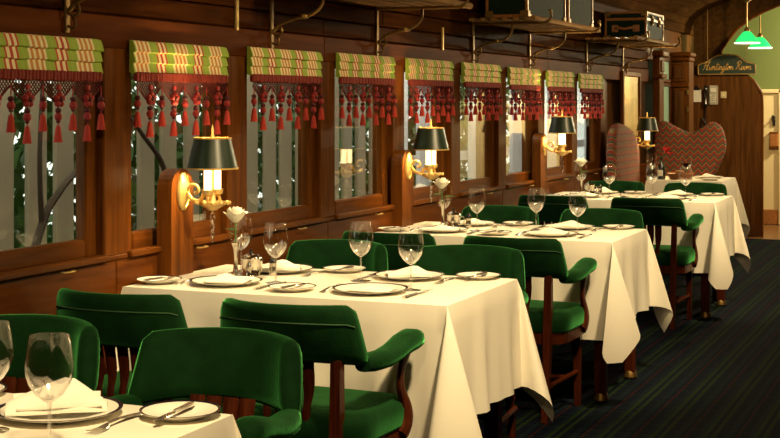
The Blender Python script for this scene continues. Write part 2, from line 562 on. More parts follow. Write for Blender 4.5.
# wainscot panels below the sills, with the rail above
for k in range(-3, NW):
    xa = W0 + PITCH * k - 0.0775
    wbox('wainscot_panel', xa + .002, 0.0, 0.13, xa + PITCH - .002, 0.06, ZB - 0.0195, M['panel'])
wbox('wainscot_panel', W0 + PITCH * NW - .075, 0.0, 0.13, UEND, 0.06, ZB - .022, M['panel'])
wbox('sill_rail', -1.6, -0.004, ZB - 0.02, WX[-1] + WID + 0.155, 0.06, ZB, M['mahog_x'], .005)
bb = MB().box(-1.6, -0.02, 0, UEND, 0.06, 0.125, .006).build('baseboard_left', M['mahog_x'], None, smooth=False)
tag(bb, 'dark mahogany skirting board along the window wall', kind='structure')

# windows
stile_me = MB().box(-0.033, -.022, -(ZT - ZB) / 2, 0.033, .022, (ZT - ZB) / 2, .008).mesh('sash_stile', M['mahog_z'], False)
rail_me = MB().box(-(WID - .132) / 2, -.022, -0.033, (WID - .132) / 2, .022, 0.033, .008).mesh('sash_rail', M['mahog_x'], False)
pane_me = MB().box(-(WID - .13) / 2, -.002, -(ZT - ZB - .13) / 2, (WID - .13) / 2, .002, (ZT - ZB - .13) / 2).mesh('pane', M['pane'], False)
sill_me = MB().box(-WID / 2 - .01, -.020, -.012, WID / 2 + .01, 0.03, .012, .005).mesh('window_sill', M['mahog_x'], False)
pull_me = MB().tube(spline([(-.03, 0, 0), (-.026, -.016, 0), (.026, -.016, 0), (.03, 0, 0)], 4), .003, 6).mesh('sash_pull', M['brass'])
for k in range(NW):
    cx = WX[k] + WID / 2
    wn = empty('window_%d' % (k + 1), (cx, 0.05, ZB))
    tag(wn, 'wooden sash window, number %d from the camera in the carriage wall' % (k + 1), kind='structure')
    for sx in (-1, 1):
        o = link('sash_stile', stile_me, wn); o.location = (sx * (WID / 2 - .033), 0, (ZT - ZB) / 2)
    for z in (.033, ZT - ZB - .033):
        o = link('sash_rail', rail_me, wn); o.location = (0, 0, z)
    o = link('pane', pane_me, wn); o.location = (0, 0, (ZT - ZB) / 2)
    o = link('window_sill', sill_me, wn); o.location = (0, -0.05, -.005)
    o = link('sash_pull', pull_me, wn); o.location = (0.12, -0.066, -.024)

# floor, other walls, ceiling vault
fl = MB().box(-2.0, -3.35, -0.05, 14.75, 0.12, 0.0).build('floor', M['plaid'], None, smooth=False)
tag(fl, 'dark navy plaid carpet with thin green and red lines', kind='structure')
fl2 = MB().box(14.75, -3.35, -0.05, 17.2, 0.12, -0.002).build('floor', M['floorwood'], None, smooth=False)
tag(fl2, 'bare wooden floor beyond the end of the carpet', kind='structure')
wr = MB().box(-2.0, -3.35, 0, 17.2, -3.25, 2.3).build('wall_right', M['plank'], None, smooth=False)
tag(wr, 'dark panelled wall along the aisle side, behind the camera', kind='structure')
wbk = MB().box(-2.1, -3.35, 0, -2.0, 0.12, 2.75).build('wall_back', M['plank'], None, smooth=False)
tag(wbk, 'dark panelled wall behind the camera', kind='structure')
NV = 22
prof = []
for i in range(NV + 1):
    a = PI * i / NV
    prof.append((-1.615 + 1.64 * math.cos(a), 2.12 + 0.50 * math.sin(a) ** 0.9))
vault = empty('ceiling'); tag(vault, 'dark wooden barrel vault ceiling', kind='structure')
for i in range(NV):
    (ya, za), (yb, zb) = prof[i], prof[i + 1]
    e = 0.03
    d = Vector((yb - ya, zb - za)); L = d.length; d.normalize()
    na = Vector((d.y, -d.x))
    if na.y < 0: na = -na
    pa = Vector((ya, za)) + d * .002; pb = Vector((yb, zb)) - d * .002
    MB().prism([(pa.x, pa.y), (pb.x, pb.y), (pb.x + na.x * e, pb.y + na.y * e), (pa.x + na.x * e, pa.y + na.y * e)], 'x', -2.0, 16.9).build('ceiling_board', M['vault'], vault, smooth=False)
top = MB().box(-2.1, -3.4, 2.68, 17.3, 0.12, 2.75).build('roof_deck', M['vault'], vault, smooth=False)

# ---------------------------------------------------------------- far end of the carriage
for i in range(7):                                              # upright planks of the end partition
    ya = 0.0 - 0.104 * i; yb = ya - 0.102
    if i == 0:
        part = empty('wall_end', (0, 0, 0)); tag(part, 'partition of upright dark planks with a rounded shoulder at the carriage end', kind='structure')
    top_a, top_b = (1.69, 1.69) if i < 5 else ((1.69, 1.64) if i == 5 else (1.64, 1.46))
    MB().prism([(ya, 0), (yb, 0), (yb, top_b), ((ya + yb) / 2, (top_a + top_b) / 2 + (.012 if i > 4 else 0)), (ya, top_a)], 'x', 15.0, 15.05).build('plank', M['dark_z'], part, smooth=False)
edge = spline([(15.02, -.733, 0), (15.02, -.733, .8), (15.02, -.733, 1.42), (15.02, -.70, 1.54), (15.02, -.62, 1.645), (15.02, -.50, 1.695), (15.02, -.2, 1.705)], 5)
MB().tube(edge, .018, 8).build('edge_moulding', M['mahog_z'], part)

# arched bulkhead that closes the vault in front of the green end wall
arch = [(-.02, 1.69), (-.30, 1.69), (-.315, 1.95), (-.388, 2.06), (-.472, 2.165), (-.596, 2.262), (-.745, 2.343), (-.92, 2.414), (-1.15, 2.47), (-1.615, 2.51)]
arch_full = arch + [(-3.23 - y, z) for y, z in arch[::-1][1:]]
outer = [(-3.23, 2.7), (-0.0, 2.7)]
mb = MB()
n_a = len(arch_full)
for i in range(n_a - 1):
    (ya, za), (yb, zb) = arch_full[i], arch_full[i + 1]
    mb.prism([(ya, za), (yb, zb), (yb, 2.7), (ya, 2.7)], 'x', 15.06, 15.13)
bh = mb.build('bulkhead', M['vault'], None, smooth=False); tag(bh, 'dark arched bulkhead below the vault at the carriage end', kind='structure')
bt = MB().tube([(15.05, y, z) for y, z in arch_full[2:-2]], .016, 8).build('arch_moulding', M['mahog_x'], bh)

we = MB().box(16.6, -3.35, 1.53, 16.7, 0.12, 2.7).build('wall_far', M['greenwall'], None, smooth=False)
tag(we, 'olive green painted upper end wall', kind='structure')
wc = empty('wall_far', (0, 0, 0)); tag(wc, 'cream painted lower end wall with wooden skirting', kind='structure')
MB().box(16.56, -0.71, 0.10, 16.7, 0.12, 1.53, .004).build('cream_panel', M['cream'], wc, smooth=False)
MB().box(16.56, -3.35, 0.10, 16.7, -1.46, 1.53, .004).build('cream_panel', M['cream'], wc, smooth=False)
MB().box(16.54, -0.71, 0.0, 16.7, 0.12, 0.17, .006).build('skirting', M['trunkwood'], wc, smooth=False)
MB().box(16.53, -0.77, 1.50, 16.7, 0.12, 1.545, .006).build('dado_rail', M['cream'], wc, smooth=False)
MB().box(16.53, -0.77, 0.0, 16.7, -0.71, 1.545, .006).build('door_jamb', M['cream'], wc, smooth=False)
dr = empty('door_1', (16.58, -1.115, 0)); tag(dr, 'pale painted door in the cream end wall', kind='structure')
MB().box(0, -.34, 0.02, .04, .34, 1.53, .005).build('door_panel', M['creamlight'], dr, smooth=False)
MB().box(-.012, -.25, .85, 0, .25, 1.42, .008).build('raised_panel', M['creamlight'], dr, smooth=False)
MB().box(-.012, -.25, .12, 0, .25, .75, .008).build('raised_panel', M['creamlight'], dr, smooth=False)

hk = empty('coat_hook', (16.55, -.66, 1.18)); tag(hk, 'black iron hook on the cream end wall', 'hook')
MB().box(-.012, -.016, -.05, 0.01, .016, .06, .004).build('plate', M['blackmetal'], hk, smooth=False)
MB().tube(spline([(-.008, 0, .03), (-.05, 0, .02), (-.07, 0, .05)], 5), .010, 8).ball((-.07, 0, .055), .018).build('peg', M['blackmetal'], hk)
bx = empty('wall_box', (16.55, -.665, .955)); tag(bx, 'small brown wooden box hanging below the iron hook', 'box')
MB().box(-.05, -.045, -.06, .01, .045, .09, .006).build('body', M['trunkwood'], bx, smooth=False)
MB().box(-.056, -.05, -.08, .01, .05, -.06, .004).build('moulding', M['mahog_x'], bx, smooth=False)

MB().box(-.056, -.05, .09, .01, .05, .105, .004).build('moulding', M['mahog_x'], bx, smooth=False)

# closet with panelled doors standing against the wall before the partition
cl = empty('closet', (13.9, 0, 0)); tag(cl, 'tall panelled mahogany closet with cornice beside the end partition', 'closet')
MB().box(0, -.19, 0, .24, -.005, 1.80, .006).build('body', M['dark_z'], cl, smooth=False)
MB().box(-.03, -.20, 1.80, .24, -.005, 1.845, .01).box(-.05, -.215, 1.845, .24, -.005, 1.89, .012).build('cornice', M['mahog_x'], cl, smooth=False)
for z0, z1 in ((1.60, 1.77), (0.95, 1.54), (0.1, .9)):
    p = MB().box(-.014, -.165, z0, 0.0, -.025, z1, .006).build('door_frame', M['mahog_z'], cl, smooth=False)
    MB().box(-.026, -.145, z0 + .03, -.012, -.045, z1 - .03, .01).build('raised_panel', M['dark_z'], p, smooth=False)
MB().box(-.03, -.19, 1.545, 0, -.005, 1.595, .008).build('rail', M['mahog_x'], cl, smooth=False)
for z in (1.30, 1.47):
    MB().box(-.03, -.186, z, -.014, -.167, z + .055, .004).build('hinge', M['oldbrass'], cl, smooth=False)

# pilaster and green-lit lights between mirror and closet
pil = empty('pilaster', (13.12, -.012, 0)); tag(pil, 'carved mahogany pilaster between the gilt panel and the closet', 'pilaster')
MB().box(-.10, -.07, 0, .10, -.005, 1.82, .006).build('shaft', M['mahog_z'], pil, smooth=False)
MB().box(-.12, -.10, 1.62, .12, -.005, 1.66, .008).build('moulding', M['mahog_x'], pil, smooth=False)
MB().box(-.13, -.11, 1.82, .13, -.005, 1.88, .012).build('capital', M['mahog_x'], pil, smooth=False)
MB().box(-.06, -.085, 1.68, .06, -.06, 1.79, .008).build('block', M['dark_z'], pil, smooth=False)
M['frost'] = plain('pale_green_glass', (0.30, 0.42, 0.26), 0.25, emis=(0.10, 0.17, 0.09), es=0.5)  # weak emission stands in for light coming through the pane
for (z0, z1, nm) in ((1.62, 1.79, 'upper'), (.95, 1.55, 'lower')):
    gw = empty('window_1%s' % (0 if nm == 'upper' else 1), (13.47, -.01, 0)); tag(gw, 'small pale green %s light beside the closet' % nm, kind='structure')
    MB().box(-.22, -.012, z0, .30, .0, z1, .002).build('pane', M['frost'], gw, smooth=False)
    for xx in (-.24, .28):
        MB().box(xx, -.03, z0 - .03, xx + .03, 0, z1 + .03, .004).build('stile', M['mahog_z'], gw, smooth=False)
    for zz in (z0 - .03, z1):
        MB().box(-.22, -.03, zz, .30, 0, zz + .03, .004).build('rail', M['mahog_x'], gw, smooth=False)

# gilt etched panel in a frame
gm = empty('gilt_panel', (12.12, -.004, 0)); tag(gm, 'tall gilt etched panel in a mahogany frame behind the patterned booth', 'panel')
MB().box(-.30, -.012, 1.10, .30, 0, 1.62, .003).build('etched_panel', M['goldmirror'], gm, smooth=False)
for x0, z0, x1, z1 in ((-.345, 1.06, -.30, 1.665), (.30, 1.06, .345, 1.665), (-.30, 1.62, .30, 1.665), (-.30, 1.06, .30, 1.10)):
    MB().box(x0, -.03, z0, x1, 0, z1, .006).build('frame_member', M['mahog_z'], gm, smooth=False)

# telephone and note on the partition
ph = empty('wall_telephone', (15.0, -.215, 1.47)); tag(ph, 'wall telephone with black handset on grey body, mounted on the end partition', 'telephone')
MB().box(-.035, -.075, -.10, -.002, .02, .105, .01).build('body', M['phone_grey'], ph, smooth=False)
for r in range(4):
    for c in range(3):
        o = MB().box(-.042, -.055 + c * .022, -.07 + r * .022, -.034, -.041 + c * .022, -.056 + r * .022, .002).build('key', M['paper'], ph, smooth=False)
MB().box(-.039, -.058, .035, -.034, .005, .075, .003).build('display', M['paper'], ph, smooth=False)
MB().tube(spline([(-.05, .045, .09), (-.065, .045, .06), (-.06, .045, -.02), (-.065, .045, -.09), (-.05, .045, -.115)], 4), [.02] * 5 + [.013] * 7 + [.02] * 5, 8).build('handset', M['blackmetal'], ph)
MB().tube(spline([(-.04, .045, -.11), (-.03, .06, -.22), (-.03, .05, -.30), (-.03, .09, -.24), (-.03, .10, -.34)], 8), .006, 6).build('cord', M['blackmetal'], ph)
nt_ = empty('note_holder', (15.0, -.068, 1.47)); tag(nt_, 'white paper note hanging from a black clip beside the telephone', 'note')
MB().box(-.012, -.045, -.07, -.003, .04, .06, .001).build('paper', M['paper'], nt_, smooth=False)
MB().box(-.022, -.03, .055, -.002, .03, .085, .004).ball((-.012, 0, .10), .014).build('clip', M['blackmetal'], nt_, smooth=False)
sw = empty('light_switch', (15.0, -.345, 1.475)); tag(sw, 'small cream switch plate to one side of the telephone keypad', 'switch')
MB().box(-.01, -.03, -.035, -.001, .03, .035, .003).build('plate', M['cream'], sw, smooth=False)
MB().box(-.022, -.007, -.012, -.01, .007, .012, .002).build('toggle', M['paper'], sw, smooth=False)

# sign: hand-lettered board with a gilt edge
sg = empty('hanging_sign', (14.955, -.383, 1.685)); tag(sg, 'arched dark green sign with gold script reading Huntington Room', 'sign')


def sign_outline(g):
    w2 = .30 - g
    up = [(w2, .0 + g), (w2, .105 - g * .6), (w2 - .035, .125 - g), (w2 - .085, .135 - g), (w2 - .15, .185 - g), (w2 - .20, .208 - g), (0, .222 - g)]
    pts = [(-y, z) for y, z in up]          # local y runs to the window wall
    full = [(y, z) for y, z in up] + [(-y, z) for y, z in up[::-1][1:]]
    return full


MB().prism(sign_outline(0), 'x', 0, .022).build('board', M['signgreen'], sg, smooth=False)
o_pts = [(-.002, y, z) for y, z in sign_outline(.006)]
MB().tube(o_pts + [o_pts[0]], .0065, 6).build('gilt_edge', M['gold'], sg)
for yy in (.29, -.12, .0):
    MB().ball((-.004, yy, .212 if yy == 0 else .0), .011).build('rosette', M['gold'], sg) if yy == 0 else None
for yy in (-.2, .2):
    MB().tube([(.012, yy, .15), (.012, yy, .845)], .003, 6).build('hanging_rod', M['oldbrass'], sg)
# script letters: strokes in a unit box (x to the reader's right, y up), slanted
GL = {
    'H': (1.05, [[(.10, .75), (.02, .85), (.18, 1.0), (.30, .98), (.24, .5), (.14, .02), (.0, .05)], [(.95, 1.05), (.78, .9), (.66, .4), (.64, .05), (.74, .0), (.9, .12)], [(.05, .42), (.3, .55), (.62, .50), (.8, .58)]]),
    'u': (.50, [[(0, .40), (.06, .1), (.16, 0), (.30, .12), (.38, .42)], [(.38, .42), (.36, .1), (.42, 0), (.55, .14)]]),
    'n': (.52, [[(0, .38), (.05, .42), (.06, 0)], [(.06, .05), (.14, .34), (.28, .42), (.34, .3), (.34, .05), (.42, 0), (.55, .14)]]),
    't': (.34, [[(.16, .85), (.10, .3), (.12, .02), (.22, 0), (.36, .14)], [(-.06, .58), (.36, .64)]]),
    'i': (.28, [[(.04, .42), (.04, .08), (.12, 0), (.30, .14)], [(.08, .62), (.10, .66)]]),
    'g': (.48, [[(.36, .36), (.2, .42), (.04, .24), (.10, .02), (.26, .06), (.36, .36), (.32, -.2), (.16, -.48), (.0, -.36), (.2, -.12), (.52, .14)]]),
    'o': (.46, [[(.24, .42), (.06, .30), (.06, .06), (.22, 0), (.36, .16), (.32, .38), (.22, .42), (.34, .30), (.50, .30)]]),
    'R': (.82, [[(.22, .95), (.14, .4), (.04, 0)], [(-.06, .72), (.06, .98), (.40, 1.05), (.60, .86), (.46, .60), (.18, .50)], [(.18, .50), (.40, .40), (.56, .06), (.70, 0), (.84, .12)]]),
    'm': (.76, [[(0, .38), (.05, .42), (.06, 0)], [(.06, .05), (.13, .34), (.24, .42), (.30, .3), (.30, 0)], [(.30, .05), (.38, .34), (.50, .42), (.56, .3), (.56, .05), (.64, 0), (.80, .14)]]),
}
TXT = 'Huntington Room'
tot = sum(GL[c][0] if c != ' ' else .42 for c in TXT)
hsc = .085; wsc = .50 / tot
xc = -.25
for ch in TXT:
    if ch == ' ':
        xc += .42 * wsc; continue
    mb = MB()
    for st in GL[ch][1]:
        pp = spline([(-.004, -(xc + (x) * wsc + y * hsc * .30), .052 + y * hsc) for x, y in st], 5)
        mb.tube(pp, .0040, 5)
    mb.build('letter', M['gold'], sg)
    xc += GL[ch][0] * wsc

# two green pendant lamps
def pendant(loc, rod, label):
    t = empty('pendant_lamp', loc); tag(t, label, 'lamp', 'green pendant lamps')
    MB().lathe([(.125, 0), (.118, .012), (.085, .06), (.045, .105), (.028, .115), (.026, .118), (.043, .108), (.08, .062), (.112, .014), (.119, .004)], 28, closed=True).build('shade', M['lampgreen'], t)
    MB().lathe([(.126, -.006), (.128, .004), (.119, .006), (.112, -.004)], 28, closed=True).build('rim', M['lampwhite'], t)
    MB().lathe([(.0001, .115), (.026, .115), (.03, .135), (.016, .15), (.009, .165), (.0001, .165)], 16).build('cap', M['oldbrass'], t)
    MB().tube([(0, 0, .16), (0, 0, rod)], .007, 8).build('rod', M['oldbrass'], t)
    MB().lathe([(.0001, rod - .05), (.02, rod - .05), (.045, rod - .02), (.05, rod), (.0001, rod)], 16).build('canopy', M['oldbrass'], t)
    MB().ball((0, 0, .055), .03).build('bulb', M['lampwhite'], t)
    return t


pendant((14.5, -.659, 1.995), .46, 'green glass pendant lamp, the nearer of two over the sign, hanging lower right of arch')
pendant((15.6, -.636, 1.985), .55, 'green glass pendant lamp, the farther of two, half hidden behind the other shade')
lamp('pendant_glow', 'POINT', (15.6, -1.1, 1.95), 9, (1.0, .86, .55), .08)
lamp('lobby_fill', 'POINT', (15.9, -2.0, 2.2), 260, (1.0, .82, .5), .1)  # added fill that brightens the cream end wall, no fixture

# ---------------------------------------------------------------- outside the windows
gd = MB().box(-1, .13, -.35, 24, 9, -.3).build('ground', M['soil'], None, smooth=False); tag(gd, 'dark garden soil outside the windows', kind='structure')
fg = empty('picket_fence', (3.4, .75, 0)); tag(fg, 'weathered grey fence of tall wide boards outside the nearer windows', 'fence')
pk = MB().box(-.062, -.011, -.3, .062, .011, 2.3, .003).mesh('board', M['fencegrey'], False)
nb = 25
for i in range(nb):
    o = link('board', pk, fg); o.location = (.115 + i * .205 + random.uniform(-.012, .012), random.uniform(-.004, .004), random.uniform(-.03, .03))
rl = MB().box(-.02, .012, .05, nb * .205 + .1, .05, .13).mesh('rail', M['fencegrey'], False)
for z in (0, 1.75):
    o = link('rail', rl, fg); o.location = (0, 0, z)
wf = empty('porch_screen', (8.65, .85, 0)); tag(wf, 'white painted porch screen of wide boards outside the farther windows', 'screen')
x = 0
for i, (wd, gp) in enumerate(((.16, .07), (.16, .22), (.22, .20), (.34, .34), (.26, .06), (.34, .40), (.30, .06), (.42, .36), (.36, .06), (.5, .42), (.5, .08), (.6, .35), (.6, .1), (.7, .1), (.7, .1))):
    MB().box(x, -.015, -.3, x + wd, .015, 2.4, .004).build('board', M['fencewhite'], wf, smooth=False)
    x += wd + gp
for z in (.62, .95):
    MB().box(0, .018, z, x, .05, z + .07).build('rail', M['fencewhite'], wf, smooth=False)


def branch_tree(loc, label, strokes, r0):
    t = empty('bare_tree', loc); tag(t, label, 'tree')
    for i, st in enumerate(strokes):
        pp = spline(st, 5)
        r = [r0 * (1 if i == 0 else .55) * (1 - .6 * k / len(pp)) for k in range(len(pp))]
        MB().tube(pp, r, 7).build('trunk' if i == 0 else 'branch', M['bark'], t)


branch_tree((4.55, .52, -.3), 'thin bare branch rising in front of the grey fence at the nearest window', [[(-.25, 0, 0), (-.15, .02, .9), (-.02, .04, 1.22), (.10, .03, 1.36), (.30, .04, 1.5), (.5, .05, 1.9)], [(-.02, .04, 1.22), (-.06, .02, 1.5), (-.03, .02, 1.9), (.02, .03, 2.3)]], .022)
branch_tree((5.15, .55, -.3), 'dark leaning branch crossing the fence behind the second window', [[(.5, .0, 0), (.42, .02, 1.0), (.30, .02, 1.38), (.12, .02, 1.55), (-.1, .03, 1.72)]], .018)
branch_tree((10.0, .62, -.3), 'dark bare trunk standing before the white porch screen', [[(0, 0, 0), (.02, .02, 1.1), (-.03, .01, 1.6), (.06, .0, 2.4)], [(.02, .02, 1.1), (.12, .05, 1.5), (.10, .05, 1.9)]], .045)
branch_tree((12.6, .62, -.3), 'thin curved trunk outside the farthest window', [[(0, 0, 0), (-.05, .02, 1.1), (.0, .02, 1.5), (.14, .0, 2.0)]], .022)
random.seed(11)
lm = MB()
for i in range(19000):
    c = Vector((random.uniform(2.6, 12.5), random.uniform(1.05, 1.9), random.uniform(.3, 2.5)))
    # leaves gather in loose clumps
    if math.sin(c.x * 5.1) * math.sin(c.z * 6.3 + c.x) < random.uniform(-1.0, .25): pass
    a = random.uniform(0, 2 * PI); tl = random.uniform(-.9, .9)
    d = Vector((math.cos(a), math.sin(a) * .4, tl)).normalized(); s_ = random.uniform(.045, .085)
    n_ = d.cross(Vector((random.uniform(-1, 1), random.uniform(-1, 1), random.uniform(-1, 1)))).normalized() * s_ * .42
    lm.add([c - d * s_, c + n_ - d * s_ * .1, c + d * s_, c - n_ - d * s_ * .1], [(0, 1, 2, 3)])
for u_l in (4.3, 6.4, 8.6, 10.8, 13.0):  # area fills added to brighten the boards outside, no real lamps
    lamp('garden_fill', 'AREA', (u_l, .32, 2.5), 23 if u_l < 8 else 48, (1.0, .93, .76) if u_l < 8 else (1.0, .98, .92), .5, (u_l + .2, .8, 1.2))
hd = lm.build('hedge_leaves', M['leaf'], None, smooth=False); tag(hd, 'dark green hedge foliage behind the fence boards', 'hedge', kind='stuff')

# ---------------------------------------------------------------- luggage racks, trunks
def bracket_mb():
    b = MB()
    b.box(-.013, -.012, -.26, .013, -.001, .0, .003)
    b.lathe([(.0001, -.012), (.02, -.012), (.02, .0), (.0001, .0)], 10, (0, -.004, -.275))
    b.tube([(0, -.01, -.02), (0, -.40, -.02)], .009, 7)
    b.tube(spline([(0, -.40, -.02), (0, -.455, -.018), (0, -.49, .012), (0, -.485, .045)], 5), [.009] * 8 + [.007] * 8, 7)
    b.ball((0, -.485, .048), .012)
    b.tube(spline([(0, -.012, -.19), (0, -.05, -.155), (0, -.13, -.13), (0, -.20, -.115), (0, -.245, -.075), (0, -.25, -.02)], 6), .008, 7)
    b.lathe([(.009, -.012), (.022, -.006), (.022, .006), (.009, .012)], 10, (0, -.16, -.125), closed=True)
    b.tube(spline([(0, -.012, -.19), (0, -.035, -.205), (0, -.055, -.19), (0, -.05, -.165), (0, -.035, -.168)], 5), .006, 6)
    b.tube(spline([(0, -.012, -.235), (0, -.035, -.245), (0, -.04, -.22), (0, -.03, -.212)], 5), .005, 6)
    return b


br_me = bracket_mb().mesh('bracket', M['oldbrass'])
RACKS = ((2.73, 3.90, 'brass bracketed luggage rack over the nearest window'), (5.37, 6.52, 'empty oak slatted luggage rack between the third and fifth windows'),
         (7.99, 9.15, 'oak slatted luggage rack carrying the two dark green trunks'), (10.66, 11.87, 'luggage rack at the far end under the single small trunk'))
ZR = 1.885
for (ua, ub, lb) in RACKS:
    rk = empty('luggage_rack', (ua, 0, ZR)); tag(rk, lb, 'rack', 'luggage racks')
    for u in (0, ub - ua):
        o = link('bracket', br_me, rk); o.location = (u, 0, 0)
    L0, L1 = -.16, ub - ua + .22
    for j in range(6):
        y = -.05 - j * .068
        MB().box(L0, y - .018, -.012, L1, y + .018, .008, .004).build('slat', M['rackwood'], rk, smooth=False)
    MB().tube([(L0, -.425, .0), (L1, -.425, .0)], .017, 8).build('front_rail', M['rackwood'], rk)


def trunk(u0, y0, u1, y1, h, label, strips=0):
    cx, cy = (u0 + u1) / 2, (y0 + y1) / 2
    t = empty('trunk', (cx, cy, ZR + .010)); tag(t, label, 'trunk', 'old trunks on the racks')
    a, b = (u1 - u0) / 2, (y1 - y0) / 2
    MB().box(-a + .006, -b + .006, .004, a - .006, b - .006, h - .004, .004).build('body', M['trunkgreen'], t, smooth=False)
    e = .017
    m = MB()
    for sx in (-1, 1):
        for sy in (-1, 1):
            m.box(sx * a - (e if sx > 0 else 0), sy * b - (e if sy > 0 else 0), e, sx * a + (e if sx < 0 else 0), sy * b + (e if sy < 0 else 0), h - e, .003)
    for z in (0, h - e):
        for s_ in (-1, 1):
            m.box(-a, s_ * b - (e if s_ > 0 else 0), z, a, s_ * b + (e if s_ < 0 else 0), z + e, .003)
            m.box(s_ * a - (e if s_ > 0 else 0), -b + e, z, s_ * a + (e if s_ < 0 else 0), b - e, z + e, .003)
    m.build('edge_strip', M['trunkwood'], t, smooth=False)
    # a strap line round the lid joint
    zj = h * .68
    m = MB()
    for s_ in (-1, 1):
        m.box(-a + e, s_ * b - (.004 if s_ > 0 else -.0), zj, a - e, s_ * b + (.0 if s_ > 0 else .004), zj + .022, .001)
        m.box(s_ * a - (.004 if s_ > 0 else 0), -b + e, zj, s_ * a + (0 if s_ > 0 else .004), b - e, zj + .022, .001)
    m.build('lid_strip', M['trunkwood'], t, smooth=False)
    for sx in (-1, 1):
        for sy in (-1, 1):
            for z in (.004, h - .034):
                MB().box(sx * (a - .022) - .025, sy * (b - .022) - .025, z - .006, sx * (a - .022) + .025, sy * (b - .022) + .025, z + .036, .005).build('corner_cap', M['oldbrass'], t, smooth=False)
    # leather handle on the near end, with brass mounts
    hd_ = MB().tube(spline([(-a - .006, -b * .48, h * .40), (-a - .03, -b * .34, h * .42), (-a - .034, 0, h * .38), (-a - .03, b * .34, h * .42), (-a - .006, b * .48, h * .40)], 5), .011, 8).build('handle', M['leather'], t)
    for sy in (-1, 1):
        MB().box(-a - .008, sy * b * .5 - .028, h * .40 - .028, -a + .006, sy * b * .5 + .028, h * .40 + .028, .006).build('handle_mount', M['leather'], hd_, smooth=False)
    for xx in (-.42, .42):
        lt = MB().box(xx * a - .018, -b - .010, zj - .035, xx * a + .018, -b + .004, zj + .045, .005).build('latch', M['oldbrass'], t, smooth=False)
        MB().box(xx * a - .008, -b - .018, zj - .02, xx * a + .008, -b - .008, zj + .02, .003).build('hasp', M['oldbrass'], lt, smooth=False)
    return t


trunk(7.867, -.385, 8.69, -.125, .33, 'large dark green trunk with oak edges, the nearer of two on one rack')
trunk(8.765, -.385, 9.385, -.10, .33, 'dark green trunk with oak edges, standing behind the larger one on the shared rack')
trunk(11.07, -.385, 11.72, -.045, .225, 'small low trunk with tan leather handle, alone on the far end rack')

# bright narrow joint strips on the upper planks
for u in (5.06, 7.46):
    MB().box(-.009, -.012, 0, .009, .0, .13, .002).build('joint_strip', M['brass'], wall, smooth=False).location = (u, -.002, 1.69)

# ---------------------------------------------------------------- roman blinds with tassel fringe
def fold_mesh(z0, z1, dep, nm):
    m = MB()
    n = 13
    zs = []
    pr = [(-.004, z0), (-.018, z0 - .003), (-dep, z0 + (z1 - z0) * .55), (-dep - .004, z1 + .004), (-dep + .004, z1), (-.004, z1 + .006)]
    hw = WID / 2 - .022
    vs = []; fs = []
    for i in range(n):
        x = -hw + 2 * hw * i / (n - 1)
        wv = .002 * math.sin(i * 1.9 + z0 * 80)
        for (y, z) in pr:
            vs.append((x, y + (wv if y < -.01 else 0), z + (wv * .8 if y < -.01 else 0)))
    q = len(pr)
    for i in range(n - 1):
        for k in range(q):
            k2 = (k + 1) % q
            fs.append((i * q + k, (i + 1) * q + k, (i + 1) * q + k2, i * q + k2))
    fs.append(tuple(range(q))); fs.append(tuple(range((n - 1) * q, n * q))[::-1])
    m.add(vs, fs)
    return m.mesh(nm, M['stripe'], True, 50)


fold_me = [fold_mesh(0, -.044, .027, 'fold'), fold_mesh(-.036, -.082, .025, 'fold'), fold_mesh(-.074, -.120, .023, 'fold')]
band = MB()
hw = WID / 2 - .030
for k in range(36):
    x0 = -hw + 2 * hw * k / 36; x1 = x0 + 2 * hw / 36
    band.box(x0, -.032 - .002 * (k % 2), -.147 + .0015 * math.sin(k * 1.3), x1, -.012, -.113, .004)
band_me = band.mesh('braid_band', M['redbraid'], False)
net = MB()
VC = (-.243, -.081, .081, .243); VW = .081


def vdepth(x):
    return max(.018 + .060 * max(0, 1 - abs(x - c) / VW) for c in VC)


sp_ = .0155
k = -8
xx = -hw - .12
while xx < hw + .12:
    for sg_ in (1, -1):
        pts = []
        for q in range(40):
            d = q * .0025
            x = xx + sg_ * d
            if abs(x) > hw: continue
            if d > vdepth(x): break
            pts.append((x, -.026 - .0015 * sg_, -.146 - d))
        if len(pts) > 2:
            net.tube([pts[0], pts[-1]], .0021, 3, cap=False)
    xx += sp_
for c in VC:                                  # thicker cord along the lower edge of each point
    net.tube([(max(-hw, c - VW), -.026, -.165), (c, -.026, -.226), (min(hw, c + VW), -.026, -.165)], .0034, 5)
net_me = net.mesh('netting', M['rednet'], False)
tas = MB()
tas.cur = 0; tas.tube([(0, 0, .055), (0, 0, -.075)], .0028, 5)
tas.ball((0, 0, -.026), .0165, 9, 6, 1.15)
tas.cur = 1; tas.ball((0, 0, .0), .0135, 9, 5, .9)
tas.lathe([(.0001, -.052), (.008, -.05), (.009, -.044), (.0001, -.043)], 8)
tas.xf(Matrix.Scale(.80, 4))
tas_me = tas.mesh('tassel', [M['redbead'], M['darkbead']])
sk = MB()
NS = 14
prof_ = [(.0075, -.062), (.0105, -.072), (.013, -.095), (.0165, -.128)]
vs = []; fs = []
for i, (r, z) in enumerate(prof_):
    for q in range(NS):
        rr = r * (1 + (.16 if q % 2 else -.1) * (i / 3))
        vs.append((rr * math.cos(2 * PI * q / NS), rr * math.sin(2 * PI * q / NS), z - (.004 if q % 2 and i == 3 else 0)))
for i in range(3):
    for q in range(NS):
        fs.append((i * NS + q, i * NS + (q + 1) % NS, (i + 1) * NS + (q + 1) % NS, (i + 1) * NS + q))
fs.append(tuple(range(NS))); fs.append(tuple(range(3 * NS, 4 * NS)))
sk.add(vs, fs)
sk.xf(Matrix.Scale(.80, 4))
sk_me = sk.mesh('tassel_skirt', M['redskirt'], True, 60)
ros = MB()
ros.cur = 0
for a in range(5):
    q = PI / 2 + a * 2 * PI / 5
    ros.ball((.020 * math.cos(q), -.003, .020 * math.sin(q)), .0135, 8, 5)
